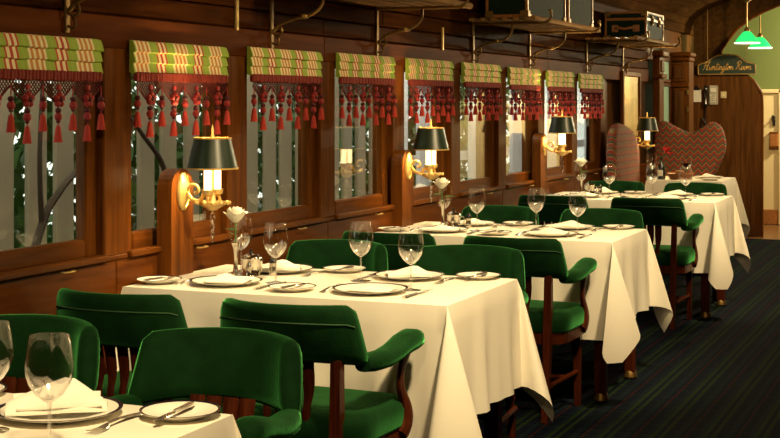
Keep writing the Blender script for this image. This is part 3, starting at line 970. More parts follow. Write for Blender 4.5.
ros.box(-.011, -.008, .038, .011, .006, .060, .003)
ros.cur = 1
ros.ball((0, -.010, 0), .011, 8, 5)
ros.xf(Matrix.Scale(.82, 4))
ros_me = ros.mesh('rosette', [M['redbead'], M['darkbead']])
ORD = ('first', 'second', 'third', 'fourth', 'fifth', 'sixth', 'seventh', 'eighth', 'ninth')
BZ = (1.613, 1.618, 1.627, 1.631, 1.632, 1.632, 1.625, 1.622, 1.617)
bl = None
for k in range(NW):
    if k == 0:
        bl = empty('roman_blind')
        tag(bl, 'x', 'blind', 'green striped blinds with red tassel fringes')
        for f in fold_me: link('fold', f, bl)
        link('braid_band', band_me, bl); link('netting', net_me, bl)
        for i in range(9):
            o = link('tassel', tas_me, bl)
            low = i % 2 == 1
            xt = -.324 + i * .081
            o.location = (xt, -.030, -.243 if low else -.206)
            s2 = link('tassel_skirt', sk_me, o)
            if low:
                r_ = link('rosette', ros_me, bl); r_.location = (xt, -.032, -.208)
    place(bl, (WX[k] + WID / 2 - .034, -.006, BZ[k]), 0, 'green striped roman blind with red tassel fringe, %s window from the camera' % ORD[k])
    # every copy hangs a little differently
    b_ = [o for o in bpy.data.objects if o.name.startswith('roman_blind')]

# ---------------------------------------------------------------- brass wall sconces
def sconce(u, zoff, label, first):
    t = empty('wall_sconce', (u, 0, 0)); tag(t, label, 'lamp', 'brass candle sconces with green shades')
    w2 = .078
    ol = [(-w2, .74), (w2, .74), (w2, 1.075)] + [(w2 * math.cos(a), 1.075 + .075 * math.sin(a)) for a in [PI * i / 12 for i in range(1, 12)]] + [(-w2, 1.075)]
    MB().prism(ol, 'y', -.062, 0.0).build('back_board', M['mahog_z'], t, smooth=False)
    pl = MB()
    n = 28; vs = []; fs = []
    for i, (r, y) in enumerate(((1.0, -.062), (1.0, -.068), (.88, -.074), (.80, -.070), (.5, -.080), (.001, -.084))):
        for q in range(n):
            sc = 1 + (.05 * math.cos(q * PI) if i in (1, 2) else 0)
            vs.append((.040 * r * sc * math.cos(2 * PI * q / n), y, 1.065 + .070 * r * sc * math.sin(2 * PI * q / n)))
    for i in range(5):
        for q in range(n):
            fs.append((i * n + q, i * n + (q + 1) % n, (i + 1) * n + (q + 1) % n, (i + 1) * n + q))
    pl.add(vs, fs); pl.build('back_plate', M['brass'], t)
    yc = -.190
    a = MB()
    a.tube(spline([(0, -.08, 1.06), (0, -.105, 1.035), (0, -.135, 1.03), (0, -.155, 1.055), (0, -.175, 1.045), (0, yc, 1.035)], 6), .008, 8)
    a.tube(spline([(0, -.08, 1.07), (0, -.10, 1.09), (0, -.125, 1.085), (0, -.13, 1.065), (0, -.115, 1.06)], 5), .006, 7)
    for sx in (-1, 1):
        a.tube(spline([(0, yc, 1.04), (sx * .022, yc, 1.025), (sx * .045, yc - .005, 1.035), (sx * .036, yc, 1.058)], 5), .006, 7)
    a.build('arm', M['brass'], t)
    d = MB()
    d.lathe([(.0001, 1.0), (.016, .998), (.022, 1.004), (.045, 1.016), (.062, 1.026), (.064, 1.030), (.045, 1.024), (.02, 1.016), (.012, 1.03), (.010, 1.06), (.0001, 1.06)], 24, (0, yc, 0))
    for q in range(12):
        d.ball((.062 * math.cos(q * PI / 6), yc + .062 * math.sin(q * PI / 6), 1.026), .007, 6, 4)
    d.lathe([(.006, 1.06), (.0045, 1.06), (.0045, 1.262), (.006, 1.262)], 8, (0, yc, 0), closed=True)
    d.build('drip_dish', M['brass'], t)
    for sx in (-1, 1):
        cup = MB().lathe([(.008, 1.05), (.020, 1.058), (.022, 1.075), (.0001, 1.075)], 14, (sx * .036, yc, 0)).build('candle_cup', M['brass'], t)
        cn = MB().lathe([(.0001, 1.072), (.0135, 1.072), (.0135, 1.165), (.0001, 1.166)], 14, (sx * .036, yc, 0)).build('candle', M['candle'], t)
        MB().lathe([(.0001, 1.165), (.009, 1.175), (.011, 1.190), (.006, 1.208), (.0001, 1.22)], 12, (sx * .036, yc, 0)).build('bulb', M['flame'], cn)
    sh = MB()
    sh.cur = 0; sh.lathe([(.094, 1.153), (.068, 1.264)], 36, (0, yc, 0))
    sh = MB()
    for cur, rr in ((0, 0.0), (1, -.0018)):
        sh.cur = cur
        vs = []; fs = []
        for r, z in ((.094 + rr, 1.153), (.068 + rr, 1.264)):
            for q in range(36):
                vs.append((r * math.cos(2 * PI * q / 36), yc + r * math.sin(2 * PI * q / 36), z))
        for q in range(36):
            fs.append((q, (q + 1) % 36, 36 + (q + 1) % 36, 36 + q))
        sh.add(vs, fs)
    so = sh.build('shade', [M['shade'], M['shade_in']], t)
    MB().lathe([(.0955, 1.150), (.0955, 1.156), (.0925, 1.156), (.0925, 1.150)], 36, (0, yc, 0), closed=True).build('gilt_trim', M['gold'], so)
    MB().lathe([(.0695, 1.261), (.0695, 1.267), (.0665, 1.267), (.0665, 1.261)], 36, (0, yc, 0), closed=True).build('gilt_trim', M['gold'], so)
    fi = MB().tube([(-.067, yc, 1.262), (.067, yc, 1.262)], .0025, 6).tube([(0, yc - .067, 1.262), (0, yc + .067, 1.262)], .0025, 6)
    fi.lathe([(.0001, 1.255), (.008, 1.262), (.008, 1.27), (.004, 1.285), (.006, 1.292), (.0001, 1.315)], 10, (0, yc, 0)).build('finial', M['brass'], t)
    cr_ = MB().lathe([(.0001, .998), (.008, .985), (.011, .965), (.006, .95), (.009, .94), (.006, .925), (.010, .905), (.0001, .875)], 8, (0, yc, 0))
    cr_.build('crystal_drop', M['crystal'], t, smooth=False)
    for o in t.children:
        o.location = (0, 0, zoff)
    t2 = t
    for sx in (-1, 1):
        l_ = lamp('candle_light', 'POINT', (u + sx * .036, yc, 1.195 + zoff), 48, (1.0, .66, .28), .011)
    return t


sconce(4.545, 0, 'brass two-candle wall sconce with dark green shade over the second table', True)
sconce(6.80, 0, 'brass two-candle wall sconce with dark green shade over the third table', False)
sconce(9.30, .035, 'brass two-candle wall sconce with dark green shade over the fourth table', False)
sconce(11.99, .0, 'brass two-candle wall sconce with dark green shade beside the patterned booths', False)

# ---------------------------------------------------------------- tables and cloths
def table(name, uc, yc, hu, hy, label):
    t = empty('dining_table', (uc, yc, 0)); tag(t, label, 'table', 'dining tables along the window wall')
    MB().box(-hu + .006, -hy + .006, .715, hu - .006, hy - .006, .745, .006).build('tabletop', M['leg'], t, smooth=False)
    m = MB().box(-hu + .05, -hy + .05, .64, hu - .05, -hy + .075, .715).box(-hu + .05, hy - .075, .64, hu - .05, hy - .05, .715)
    m.box(-hu + .05, -hy + .075, .64, -hu + .075, hy - .075, .715).box(hu - .075, -hy + .075, .64, hu - .05, hy - .075, .715).build('apron', M['leg'], t, smooth=False)
    for sx in (-1, 1):
        for sy in (-1, 1):
            lg = MB().box(sx * (hu - .075) - .027, sy * (hy - .075) - .027, .035, sx * (hu - .075) + .027, sy * (hy - .075) + .027, .715, .005).build('leg', M['leg'], t, smooth=False)
            MB().lathe([(.03, .0), (.036, .01), (.03, .04), (.022, .05), (.0001, .05)], 10, (sx * (hu - .075), sy * (hy - .075), 0)).build('brass_foot', M['oldbrass'], lg)
    return t


def cloth(uc, yc, hu, hy, L, seed, label, wall_side=True, near=0.0):
    rnd = random.Random(seed)
    m = MB()
    NT = 12
    cols = []                                   # each column: list of points from rim to hem
    corners = [(1, -1), (1, 1), (-1, 1), (-1, -1)]   # visited counter-clockwise starting at the aisle side, far corner
    sides = []
    order = [((-1, -1), (1, -1), (0, -1)), ((1, -1), (1, 1), (1, 0)), ((1, 1), (-1, 1), (0, 1)), ((-1, 1), (-1, -1), (-1, 0))]
    ph = [rnd.uniform(0, 6.28) for _ in range(8)]
    hus, hys = hu - .006, hy - .006
    for si, (c0, c1, nrm) in enumerate(order):
        p0 = Vector((c0[0] * hus, c0[1] * hys)); p1 = Vector((c1[0] * hus, c1[1] * hys))
        n2 = Vector(nrm); ln = (p1 - p0).length
        N = max(14, int(ln / .035))
        wl = wall_side and nrm == (0, 1)
        LS = L + (near if nrm == (-1, 0) else 0)
        LB = L + (near if order[(si + 1) % 4][2] == (-1, 0) else 0)
        for i in range(N + 1):
            s = i / N
            p = p0.lerp(p1, s)
            col = []
            for j in range(NT + 1):
                t = j / NT
                ds = min(s, 1 - s) * ln
                amp = (.016 if not wl else .003) * t ** 1.2 * min(1, ds / .12)
                wv = amp * (math.sin(s * ln / .21 * 2 * PI * .8 + ph[si]) + .6 * math.sin(s * ln / .12 * 2 * PI * .8 + ph[si + 4]))
                fl_ = (.006 * min(1, t * 12) + .012 * t) if not wl else .006 * min(1, t * 12)
                zz = -LS * t + (.006 if j == 0 else 0) - .004 * (j == 1)
                q = p + n2 * (fl_ + wv)
                col.append((q.x, q.y, zz))
            cols.append(col)
        # corner sector after this side
        nA = Vector(nrm); nB = Vector(order[(si + 1) % 4][2])
        dg = (nA + nB).normalized(); ee = (nA - nB).normalized()
        K = 16
        wlc = wall_side and (0, 1) in (nrm, order[(si + 1) % 4][2])
        A = rnd.uniform(.16, .21) if not wlc else .10
        B = rnd.uniform(.20, .25) if not wlc else .05
        B2 = rnd.uniform(-.05, .05) if not wlc else 0
        sgn = ee if not wlc else (ee)
        for i in range(1, K):
            th = (PI / 2) * i / K
            rmax = min(min(LS / math.cos(th), LB / math.sin(th)), L * 1.40)
            col = []
            for j in range(NT + 1):
                t = j / NT
                r = rmax * t
                lobe = math.sin(2 * th)
                # the spare corner cloth stands out as a loose pleat
                off = dg * (A * (lobe ** .8) * r) + sgn * (B * math.sin(4 * th) * r) + dg * (B2 * math.sin(6 * th) * r)
                base = dg * (.008 * min(1, t * 12) + .012 * t)
                if wlc:
                    base = Vector((base.x, min(base.y, .006)))
                    off = Vector((off.x, min(off.y, .004)))
                ca_ = math.sqrt(max(.2, 1 - (A * lobe) ** 2))
                q = p1 + base + off
                col.append((q.x, q.y, -r * ca_ + (.006 if j == 0 else 0)))
            cols.append(col)
    # top sheet: rim ring, inner ring, then a grid-free centre
    nC = len(cols)
    vs = []; fs = []
    for col in cols:
        vs.extend(col)
    q = NT + 1
    for i in range(nC):
        i2 = (i + 1) % nC
        for j in range(NT):
            fs.append((i * q + j, i2 * q + j, i2 * q + j + 1, i * q + j + 1))
    b = len(vs)
    for col in cols:
        x, y, z = col[0]
        vs.append((x * .975, y * .985, .0075))
    for i in range(nC):
        i2 = (i + 1) % nC
        fs.append((i * q, b + i, b + i2, i2 * q))
    vs.append((0, 0, .0075)); c = len(vs) - 1
    for i in range(nC):
        fs.append((b + i, c, b + (i + 1) % nC))
    m.add(vs, fs)
    me = m.mesh('tablecloth', M['linen'], True, 60)
    o = link('tablecloth', me); o.location = (uc, yc, .7455)
    tag(o, label, 'tablecloth', 'white tablecloths')
    return o


ZTAB = .7455 + .0078
HU, HY = .375, .610
TABS = [(2.19, -.77, 'first', 'first table, cut by the frame edge'), (4.555, -.64, 'second', 'second table from the camera'),
        (6.745, -.64, 'third', 'third table from the camera'), (9.50, -.64, 'fourth', 'fourth table from the camera')]
for i, (uc, yc, o_, nm) in enumerate(TABS):
    table('dining_table', uc, yc, HU, HY, 'square-legged wooden table under a white cloth, the %s' % nm)
    cloth(uc, yc, HU, HY, .385, 20 + i, 'white linen cloth with hanging corners on the %s' % nm, True, .06)
table('dining_table', 11.95, -.575, .35, .315, 'small wooden table between the two patterned booths at the far end')
cloth(11.95, -.575, .35, .315, .385, 31, 'white linen cloth on the small far table between the patterned booths', True)

# ---------------------------------------------------------------- captain's chairs
def chair_proto():
    t = empty('armchair'); tag(t, 'x', 'chair', "green velvet captain's chairs")
    n = 14

    def sq(v, p=.7):
        return math.copysign(abs(v) ** p, v)
    # padded back band
    m = MB(); NSt = 25; vs = []; fs = []
    for i in range(NSt):
        s = -1 + 2 * i / (NSt - 1)
        a = s * math.radians(50)
        zt = .807 - .006 * s * s - .018 * max(0, (abs(s) - .9) / .1) ** 2
        zb = .635 - .022 * s * s + .012 * max(0, (abs(s) - .86) / .14) ** 2
        th = .030 * (1 - .55 * max(0, (abs(s) - .9) / .1) ** 2)
        for k in range(n):
            q = 2 * PI * k / n
            z = (zt + zb) / 2 + (zt - zb) / 2 * sq(math.sin(q), .6)
            r = th * sq(math.cos(q), .75)
            f = (z - .62) / .18
            wd = .240 * (1 - .11 * f)
            y = wd * math.sin(a) / math.sin(math.radians(50))
            x = -.262 + .112 * (1 - math.cos(a)) / (1 - math.cos(math.radians(50))) - .050 * f
            nx, ny = -math.cos(a * .9), math.sin(a * .9)
            vs.append((x + nx * r, y + ny * r, z))
    for i in range(NSt - 1):
        for k in range(n):
            fs.append((i * n + k, i * n + (k + 1) % n, (i + 1) * n + (k + 1) % n, (i + 1) * n + k))
    fs.append(tuple(range(n))); fs.append(tuple((NSt - 1) * n + k for k in range(n)))
    m.add(vs, fs)
    bk = m.build('backrest', M['velvet'], t, ang=70)
    pp = []
    for i in range(NSt):
        s = -1 + 2 * i / (NSt - 1); a = s * math.radians(50)
        z = .789 - .012 * s * s - .04 * max(0, (abs(s) - .86) / .14) ** 2
        f = (z - .62) / .18; wd = .240 * (1 - .11 * f)
        z -= .034; f = (z - .62) / .18; wd = .240 * (1 - .11 * f)
        pp.append((-.262 + .112 * (1 - math.cos(a)) / (1 - math.cos(math.radians(50))) - .050 * f - math.cos(a * .9) * .0295, wd * math.sin(a) / math.sin(math.radians(50)) + math.sin(a * .9) * .0295, z))
    MB().tube(pp[1:-1], .0022, 6).build('piping', M['piping'], bk)
    # padded arms
    for sy in (-1, 1):
        m = MB(); st = [(-.165, .226, .622, .026, .024), (-.12, .236, .622, .036, .029), (-.06, .244, .622, .040, .028), (0, .248, .630, .042, .027), (.065, .251, .645, .041, .032), (.120, .257, .653, .041, .034), (.152, .258, .652, .036, .030), (.168, .258, .648, .018, .015)]
        vs = []; fs = []
        for (x, y, z, hw_, hh) in st:
            for k in range(n):
                q = 2 * PI * k / n
                vs.append((x, sy * (y + hw_ * sq(math.cos(q), .8)), z + hh * sq(math.sin(q), .8)))
        for i in range(len(st) - 1):
            for k in range(n):
                fs.append((i * n + k, i * n + (k + 1) % n, (i + 1) * n + (k + 1) % n, (i + 1) * n + k))
        fs.append(tuple(range(n))); fs.append(tuple((len(st) - 1) * n + k for k in range(n)))
        m.add(vs, fs)
        m.build('armrest', M['velvet'], t, ang=70)
    # upholstered seat
    m = MB(); ol = []
    pts = [(-.225, 0), (-.22, .17), (-.17, .235), (-.05, .245), (.10, .248), (.138, .236), (.160, .18), (.166, 0)]
    half = spline([(x, y, 0) for x, y in pts], 3)
    ol = [(p.x, p.y) for p in half] + [(p.x, -p.y) for p in half[::-1][1:-1]]
    lay = [(.385, .985), (.392, 1.0), (.44, 1.01), (.462, .985), (.474, .90), (.479, .7), (.481, .35)]
    N2 = len(ol); vs = []; fs = []
    for z, sc in lay:
        for x, y in ol:
            vs.append((x * sc, y * sc, z))
    for i in range(len(lay) - 1):
        for k in range(N2):
            fs.append((i * N2 + k, i * N2 + (k + 1) % N2, (i + 1) * N2 + (k + 1) % N2, (i + 1) * N2 + k))
    fs.append(tuple(range(N2))[::-1]); fs.append(tuple((len(lay) - 1) * N2 + k for k in range(N2)))
    m.add(vs, fs); m.build('seat', M['velvet'], t, ang=70)
    m = MB().prism([(x * .97, y * .97) for x, y in ol], 'z', .335, .386).build('seat_rail', M['leg'], t, smooth=False)
    # legs: rear posts run up into the back band, front ones are turned
    for sy in (-1, 1):
        MB().tube([(-.262, sy * .165, .0), (-.232, sy * .165, .20), (-.220, sy * .168, .42), (-.226, sy * .172, .640)], [.019, .022, .025, .022], 4, up=(1, 1, 0)).build('rear_leg', M['leg'], t, smooth=False)
        MB().tube([(.140, sy * .205, 0), (.136, sy * .205, .12), (.130, sy * .205, .34)], [.017, .020, .026], 4, up=(1, 1, 0)).build('front_leg', M['leg'], t, smooth=False)
        aw = MB().tube(spline([(.085, sy * .240, .36), (.115, sy * .242, .40), (.108, sy * .244, .45), (.068, sy * .246, .52), (.075, sy * .248, .58), (.11, sy * .250, .625)], 5),
                       [.030, .032, .034, .035, .036, .036, .035, .034, .032, .030, .027, .024, .021, .019, .018, .018, .018, .018, .018, .019, .019, .020, .021, .022, .023, .024], 8, flat=.62).build('arm_support', M['leg'], t)
    for y in (-.066, -.022, .022, .066):
        MB().tube(spline([(-.205, y * .95, .40), (-.220, y, .47), (-.208, y * 1.05, .54), (-.226, y * 1.1, .645)], 5), [.020, .020, .019, .018, .016, .014, .013, .013, .014, .016, .018, .020, .021, .021, .022, .022], 8, flat=.45, up=(0, 1, 0)).build('splat', M['leg'], t)
    for sy in (-1, 1):
        MB().tube([(-.235, sy * .185, .16), (.136, sy * .205, .16)], .011, 8).build('stretcher', M['leg'], t)
    MB().tube([(-.232, -.185, .20), (-.232, .185, .20)], .011, 8).tube([(-.03, -.2, .16), (-.03, .2, .16)], .011, 8).build('cross_stretcher', M['leg'], t)
    return t


CH = chair_proto()
for i, (uc, yc, o_, nm) in enumerate(TABS):
    for side, sgn in (('near', -1), ('far', 1)):
        if i == 0 and side == 'near': continue
        for pos, yy, rr in (('window', -.292, 0), ('aisle', -.893, 0)):
            gap = .74 if not i else (.655 if sgn > 0 else (.568 if i == 2 else .57))
            rot = (0 if sgn < 0 else PI) + random.uniform(-.03, .03)
            place(CH, (uc + sgn * gap, yy - (0 if i else .125), 0), rot, "green velvet captain's chair, %s, %s side of the %s table" % ('back to camera' if sgn < 0 else 'facing camera', pos, o_))

# ---------------------------------------------------------------- table settings
def lathe_me(name, prof, mat, n=28, closed=False):
    return MB().lathe(prof, n, closed=closed).mesh(name, mat, True, 50)


def plate_proto(nm, R, label_cat, grp):
    t = empty(nm); tag(t, 'x', label_cat, grp)
    k = R / .128
    link('body', lathe_me('body', [(.0001, .002), (.07 * k, .0), (.078 * k, .0015), (.082 * k, .006), (.100 * k, .0095), (.122 * k, .0135), (.1275 * k, .0150), (.128 * k, .0165), (.1255 * k, .0165), (.10 * k, .0122), (.081 * k, .0085), (.074 * k, .0055), (.0001, .0048)], M['china'], 40), t)
    link('rim_band', lathe_me('rim_band', [(.1200 * k, .0152), (.1290 * k, .0165), (.1290 * k, .0176), (.1200 * k, .0163)], M['rimband'], 40, True), t)
    return t


DP = plate_proto('dinner_plate', .128, 'plate', 'black-rimmed dinner plates')
BP = plate_proto('bread_plate', .082, 'plate', 'black-rimmed bread plates')

GP = empty('wine_glass'); tag(GP, 'x', 'glass', 'empty wine glasses')
bowl = [(.0040, .088), (.012, .092), (.026, .104), (.038, .122), (.0442, .143), (.0445, .160), (.041, .185), (.0365, .212), (.0358, .2125), (.0352, .212), (.0398, .185), (.0432, .160), (.0429, .143), (.0368, .1235), (.025, .1062), (.011, .095), (.0001, .093)]
link('bowl', lathe_me('bowl', bowl, M['glass'], 32), GP)
link('stem', lathe_me('stem', [(.0045, .006), (.0034, .02), (.0032, .06), (.0036, .08), (.0042, .0885)], M['glass'], 12), GP)
link('foot', lathe_me('foot', [(.0001, .0), (.036, .0), (.037, .0012), (.030, .0028), (.012, .0045), (.0045, .007), (.0001, .007)], M['glass'], 32), GP)


def strip(m, secs, th):
    """flat ware from sections (x, half width, z)"""
    n = len(secs); vs = []; fs = []
    for x, w_, z in secs:
        vs += [(x, -w_, z), (x, w_, z), (x, w_ * .8, z + th), (x, -w_ * .8, z + th)]
    for i in range(n - 1):
        for k in range(4):
            fs.append((i * 4 + k, i * 4 + (k + 1) % 4, (i + 1) * 4 + (k + 1) % 4, (i + 1) * 4 + k))
    fs.append((0, 1, 2, 3)); fs.append(tuple((n - 1) * 4 + k for k in range(4)))
    m.add(vs, fs)


FP = empty('fork'); tag(FP, 'x', 'fork', 'silver forks')
m = MB(); strip(m, [(-.10, .006, .001), (-.09, .011, .001), (-.06, .009, .004), (-.01, .0045, .009), (.03, .0035, .008)], .0025); link('handle', m.mesh('handle', M['silver']), FP)
m = MB(); strip(m, [(.028, .0035, .008), (.040, .010, .005), (.055, .0125, .003)], .002)
for q in (-.0105, -.0035, .0035, .0105):
    s0 = len(m.v); strip(m, [(.054, .0022, .003), (.075, .002, .003), (.095, .0011, .007)], .0018)
    for i_ in range(s0, len(m.v)):
        v = m.v[i_]; m.v[i_] = (v[0], v[1] + q, v[2])
link('tines', m.mesh('tines', M['silver']), FP)
KP = empty('table_knife'); tag(KP, 'x', 'knife', 'silver table knives')
m = MB(); strip(m, [(-.115, .006, .001), (-.108, .0095, .001), (-.06, .0075, .001), (-.02, .0065, .001), (-.005, .005, .0015)], .006); link('handle', m.mesh('handle', M['silver']), KP)
m = MB(); strip(m, [(-.006, .005, .002), (.01, .0085, .0018), (.08, .0095, .0015), (.11, .006, .0015), (.118, .001, .0015)], .0016); link('blade', m.mesh('blade', M['silver']), KP)
BK = empty('butter_knife'); tag(BK, 'x', 'knife', 'butter knives on the bread plates')
m = MB(); strip(m, [(-.085, .005, .001), (-.078, .0085, .001), (-.04, .0065, .001), (-.012, .005, .001), (-.002, .004, .0015)], .006); link('handle', m.mesh('handle', M['silver']), BK)
m = MB(); strip(m, [(-.003, .004, .002), (.008, .0085, .0018), (.05, .010, .0015), (.072, .008, .0015), (.082, .001, .0015)], .0016); link('blade', m.mesh('blade', M['silver']), BK)


def napkin_proto():
    t = empty('napkin'); tag(t, 'x', 'napkin', 'folded white napkins')

    def sheet(x0, x1, hh, half, zb, lay, skew):
        NY = 13; prof = [(-.062, .004), (-.055, .014), (-.030, .024), (.0, .040), (.026, .052), (.040, .044), (.055, .018), (.060, .003)]
        vs = []; fs = []
        for i in range(NY):
            s = -1 + 2 * i / (NY - 1)
            hgt = hh * max(.16, 1 - .80 * (max(0, s - skew) / (1 - skew)) ** 1.1 - .70 * (max(0, skew - s) / (1 + skew)) ** 1.2)
            wv = .003 * math.sin(5 * s + lay)
            wk = 1 - .35 * max(0, s) ** 2
            for (x, z) in prof:
                vs.append((x * wk * (x1 - x0) + wv, s * half, zb + z * hgt + wv * .3))
            for (x, z) in prof[::-1]:
                vs.append((x * wk * (x1 - x0) * .985 + wv, s * half, zb + z * hgt - .0028 + wv * .3))
        q = 2 * len(prof)
        for i in range(NY - 1):
            for k in range(q):
                fs.append((i * q + k, i * q + (k + 1) % q, (i + 1) * q + (k + 1) % q, (i + 1) * q + k))
        fs.append(tuple(range(q))); fs.append(tuple((NY - 1) * q + k for k in range(q)))
        mm = MB(); mm.add(vs, fs); return mm
    sheet(0, 1.0, 1.0, .095, .010, 0, .22).build('lower_fold', M['napkin'], t, ang=50)
    o = sheet(0, .86, .82, .080, .019, 1.4, .30).build('upper_fold', M['napkin'], t, ang=50); o.location = (.010, .006, 0)
    roll = MB()
    roll.tube([(-.058, -.088, .017), (-.060, 0, .018), (-.055, .080, .017)], .0095, 10)
    roll.build('rolled_edge', M['napkin'], t)
    return t


NP = napkin_proto()


def vase_proto():
    t = empty('bud_vase'); tag(t, 'x', 'vase', 'silver bud vases')
    link('body', lathe_me('body', [(.0001, 0), (.026, 0), (.026, .004), (.012, .012), (.008, .03), (.0095, .07), (.012, .10), (.018, .122), (.0195, .124), (.0165, .122), (.011, .10), (.008, .07), (.0001, .05)], M['mirror_silver'], 20), t)
    return t


def rose_proto():
    t = empty('white_rose'); tag(t, 'x', 'flower', 'white roses in bud vases')
    MB().tube(spline([(0, 0, .055), (.001, 0, .13), (.004, -.002, .190)], 4), .0026, 6).build('stem', M['leafgreen'], t)
    rnd = random.Random(3)
    k = 0
    for ring, (cnt, rad, hgt, open_) in enumerate(((3, .010, .054, .03), (4, .018, .054, .1), (5, .025, .050, .22), (5, .030, .042, .5))):
        for j in range(cnt):
            a0 = 2 * PI * j / cnt + ring * .7
            vs = []; fs = []
            NU, NV_ = 6, 5
            for iv in range(NV_):
                v = iv / (NV_ - 1)
                for iu in range(NU):
                    u = -1 + 2 * iu / (NU - 1)
                    ang = a0 + u * (PI / cnt) * 1.25 * (math.sin(PI * (.18 + .66 * v)))
                    r = rad * (.25 + .75 * math.sin(PI * .5 * min(1, v * 1.25))) + open_ * .016 * max(0, v - .6) / .4 - .002 * u * u
                    z = .186 + hgt * v * (1 - .12 * u * u) - open_ * .010 * max(0, v - .75) / .25
                    vs.append((.004 + r * math.cos(ang), -.002 + r * math.sin(ang), z))
            for iv in range(NV_ - 1):
                for iu in range(NU - 1):
                    b = iv * NU + iu
                    fs.append((b, b + 1, b + NU + 1, b + NU))
            mm = MB(); mm.add(vs, fs); mm.build('petal', M['rose'], t, ang=80)
    for (a, z, L_) in ((2.4, .145, .065), (.2, .155, .045)):
        d = Vector((math.cos(a), math.sin(a), .1)); s_ = Vector((-math.sin(a), math.cos(a), 0))
        p = Vector((.002, 0, z))
        mm = MB(); mm.add([p, p + d * L_ * .5 + s_ * .015 + Vector((0, 0, .008)), p + d * L_, p + d * L_ * .5 - s_ * .015 + Vector((0, 0, .008)), p + d * L_ * .5 + Vector((0, 0, .002))], [(0, 1, 4), (1, 2, 4), (2, 3, 4), (3, 0, 4)])
        mm.build('leaf', M['leafgreen'], t, smooth=False)
    return t


VP_, RP_ = vase_proto(), rose_proto()


def pot_proto():
    t = empty('sugar_pot'); tag(t, 'x', 'pot', 'lidded silver pots')
    link('body', lathe_me('body', [(.0001, 0), (.034, 0), (.036, .004), (.034, .008), (.034, .062), (.037, .066), (.035, .068), (.0001, .064)], M['mirror_silver'], 28), t)
    ld = link('lid', lathe_me('lid', [(.0365, .068), (.034, .074), (.018, .081), (.004, .084), (.0001, .084)], M['mirror_silver'], 28), t)
    link('knob', lathe_me('knob', [(.003, .083), (.0075, .09), (.006, .097), (.0001, .1)], M['blackmetal'], 12), ld)
    MB().tube(spline([(.034, 0, .055), (.058, 0, .058), (.060, 0, .028), (.034, 0, .018)], 5), .0035, 7).build('handle', M['mirror_silver'], t)
    return t


def shaker_proto(nm, capmat, lab):
    t = empty(nm); tag(t, 'x', 'shaker', lab)
    link('body', lathe_me('body', [(.0001, 0), (.016, 0), (.017, .01), (.013, .03), (.014, .045), (.0001, .045)], M['mirror_silver'], 18), t)
    link('cap', lathe_me('cap', [(.0145, .045), (.015, .052), (.011, .062), (.004, .067), (.003, .072), (.0001, .073)], capmat, 18), t)
    return t


POT, SALT, PEP = pot_proto(), shaker_proto('salt_shaker', M['mirror_silver'], 'salt shakers'), shaker_proto('pepper_shaker', M['blackmetal'], 'pepper shakers')

for i, (uc, yc, o_, nm) in enumerate(TABS):
    sh = yc + .64
    for side, sg_ in (('near', -1), ('far', 1)):
        if i == 0 and side == 'near': pass
        for pos in ('window', 'aisle'):
            wpos = pos == 'window'
            if sg_ < 0:
                pl = (-.185, -.345 if wpos else -.900); bp_ = (-.245, -.105 if wpos else -.635)
                gl = (-.080, -.487) if wpos else (-.079, -1.005)
            else:
                pl = (.215, -.355 if wpos else -.880); bp_ = (.310, -.580 if wpos else -1.115)
                gl = (.125, -.235) if wpos else (.081, -.748)
            if i == 0:
                pl = (pl[0], pl[1] - .045); bp_ = (bp_[0] - .01, bp_[1] - .045)
                gl = (gl[0] + .01, gl[1] - .055)
                if not wpos: gl = (-.03, -1.08) if sg_ < 0 else (.052, -.880)
            jr = lambda a: random.uniform(-a, a)
            where = '%s %s place of the %s table' % (side, pos, o_)
            rot = 0 if sg_ < 0 else PI
            up = Vector((uc, sh, ZTAB))
            P = lambda q, dz=0: (uc + q[0], sh + q[1], ZTAB + dz)
            place(DP, P(pl), jr(.5), 'black-rimmed white dinner plate, ' + where)
            npk = place(NP, P((pl[0] - sg_ * .005, pl[1]), .0045), rot + jr(.25) + (.35 if sg_ > 0 else -.15), 'folded white napkin on dinner plate, ' + where)
            npk.scale = (.95, 1.05, 1.3) if i == 0 else (.80, .85, jr(.12) + (.48 if sg_ < 0 else .66))
            place(BP, P(bp_), jr(.5), 'small black-rimmed bread plate, ' + where)
            place(BK, P((bp_[0] + sg_ * -.025, bp_[1]), .0125), rot + (-.3 if sg_ < 0 else .0) + jr(.15), 'silver butter knife across bread plate, ' + where)
            place(GP, P(gl), jr(1), 'empty stemmed wine glass, ' + where)
            fy = (pl[1] + .155 if sg_ < 0 else pl[1] - .150)
            place(FP, P((pl[0] - sg_ * .02, fy if not (sg_ < 0 and False) else fy)), rot + jr(.08), 'silver fork beside dinner plate, ' + where)
            ky = (pl[1] - .165 if sg_ < 0 else pl[1] + .155)
            place(KP, P((pl[0] - sg_ * .02, ky)), rot + jr(.06), 'silver table knife beside dinner plate, ' + where)
    if i == 0: continue
    vx = (.035, -.262)
    place(VP_, (uc + vx[0], sh + vx[1], ZTAB), 0, 'slim silver bud vase on the %s table' % o_)
    place(RP_, (uc + vx[0], sh + vx[1], ZTAB), i * 1.1, 'single white rose in the bud vase of the %s table' % o_).scale = (1.2, 1.2, 1.07)
    place(POT, (uc + .055, sh - .315, ZTAB), 2.6 + i, 'lidded silver pot near the bud vase on the %s table' % o_)
    place(SALT, (uc + .135, sh - .305, ZTAB), 0, 'small silver shaker behind the pot on the %s table' % o_)
    place(PEP, (uc + .115, sh - .375, ZTAB), 0, 'small dark-capped shaker behind the pot on the %s table' % o_)

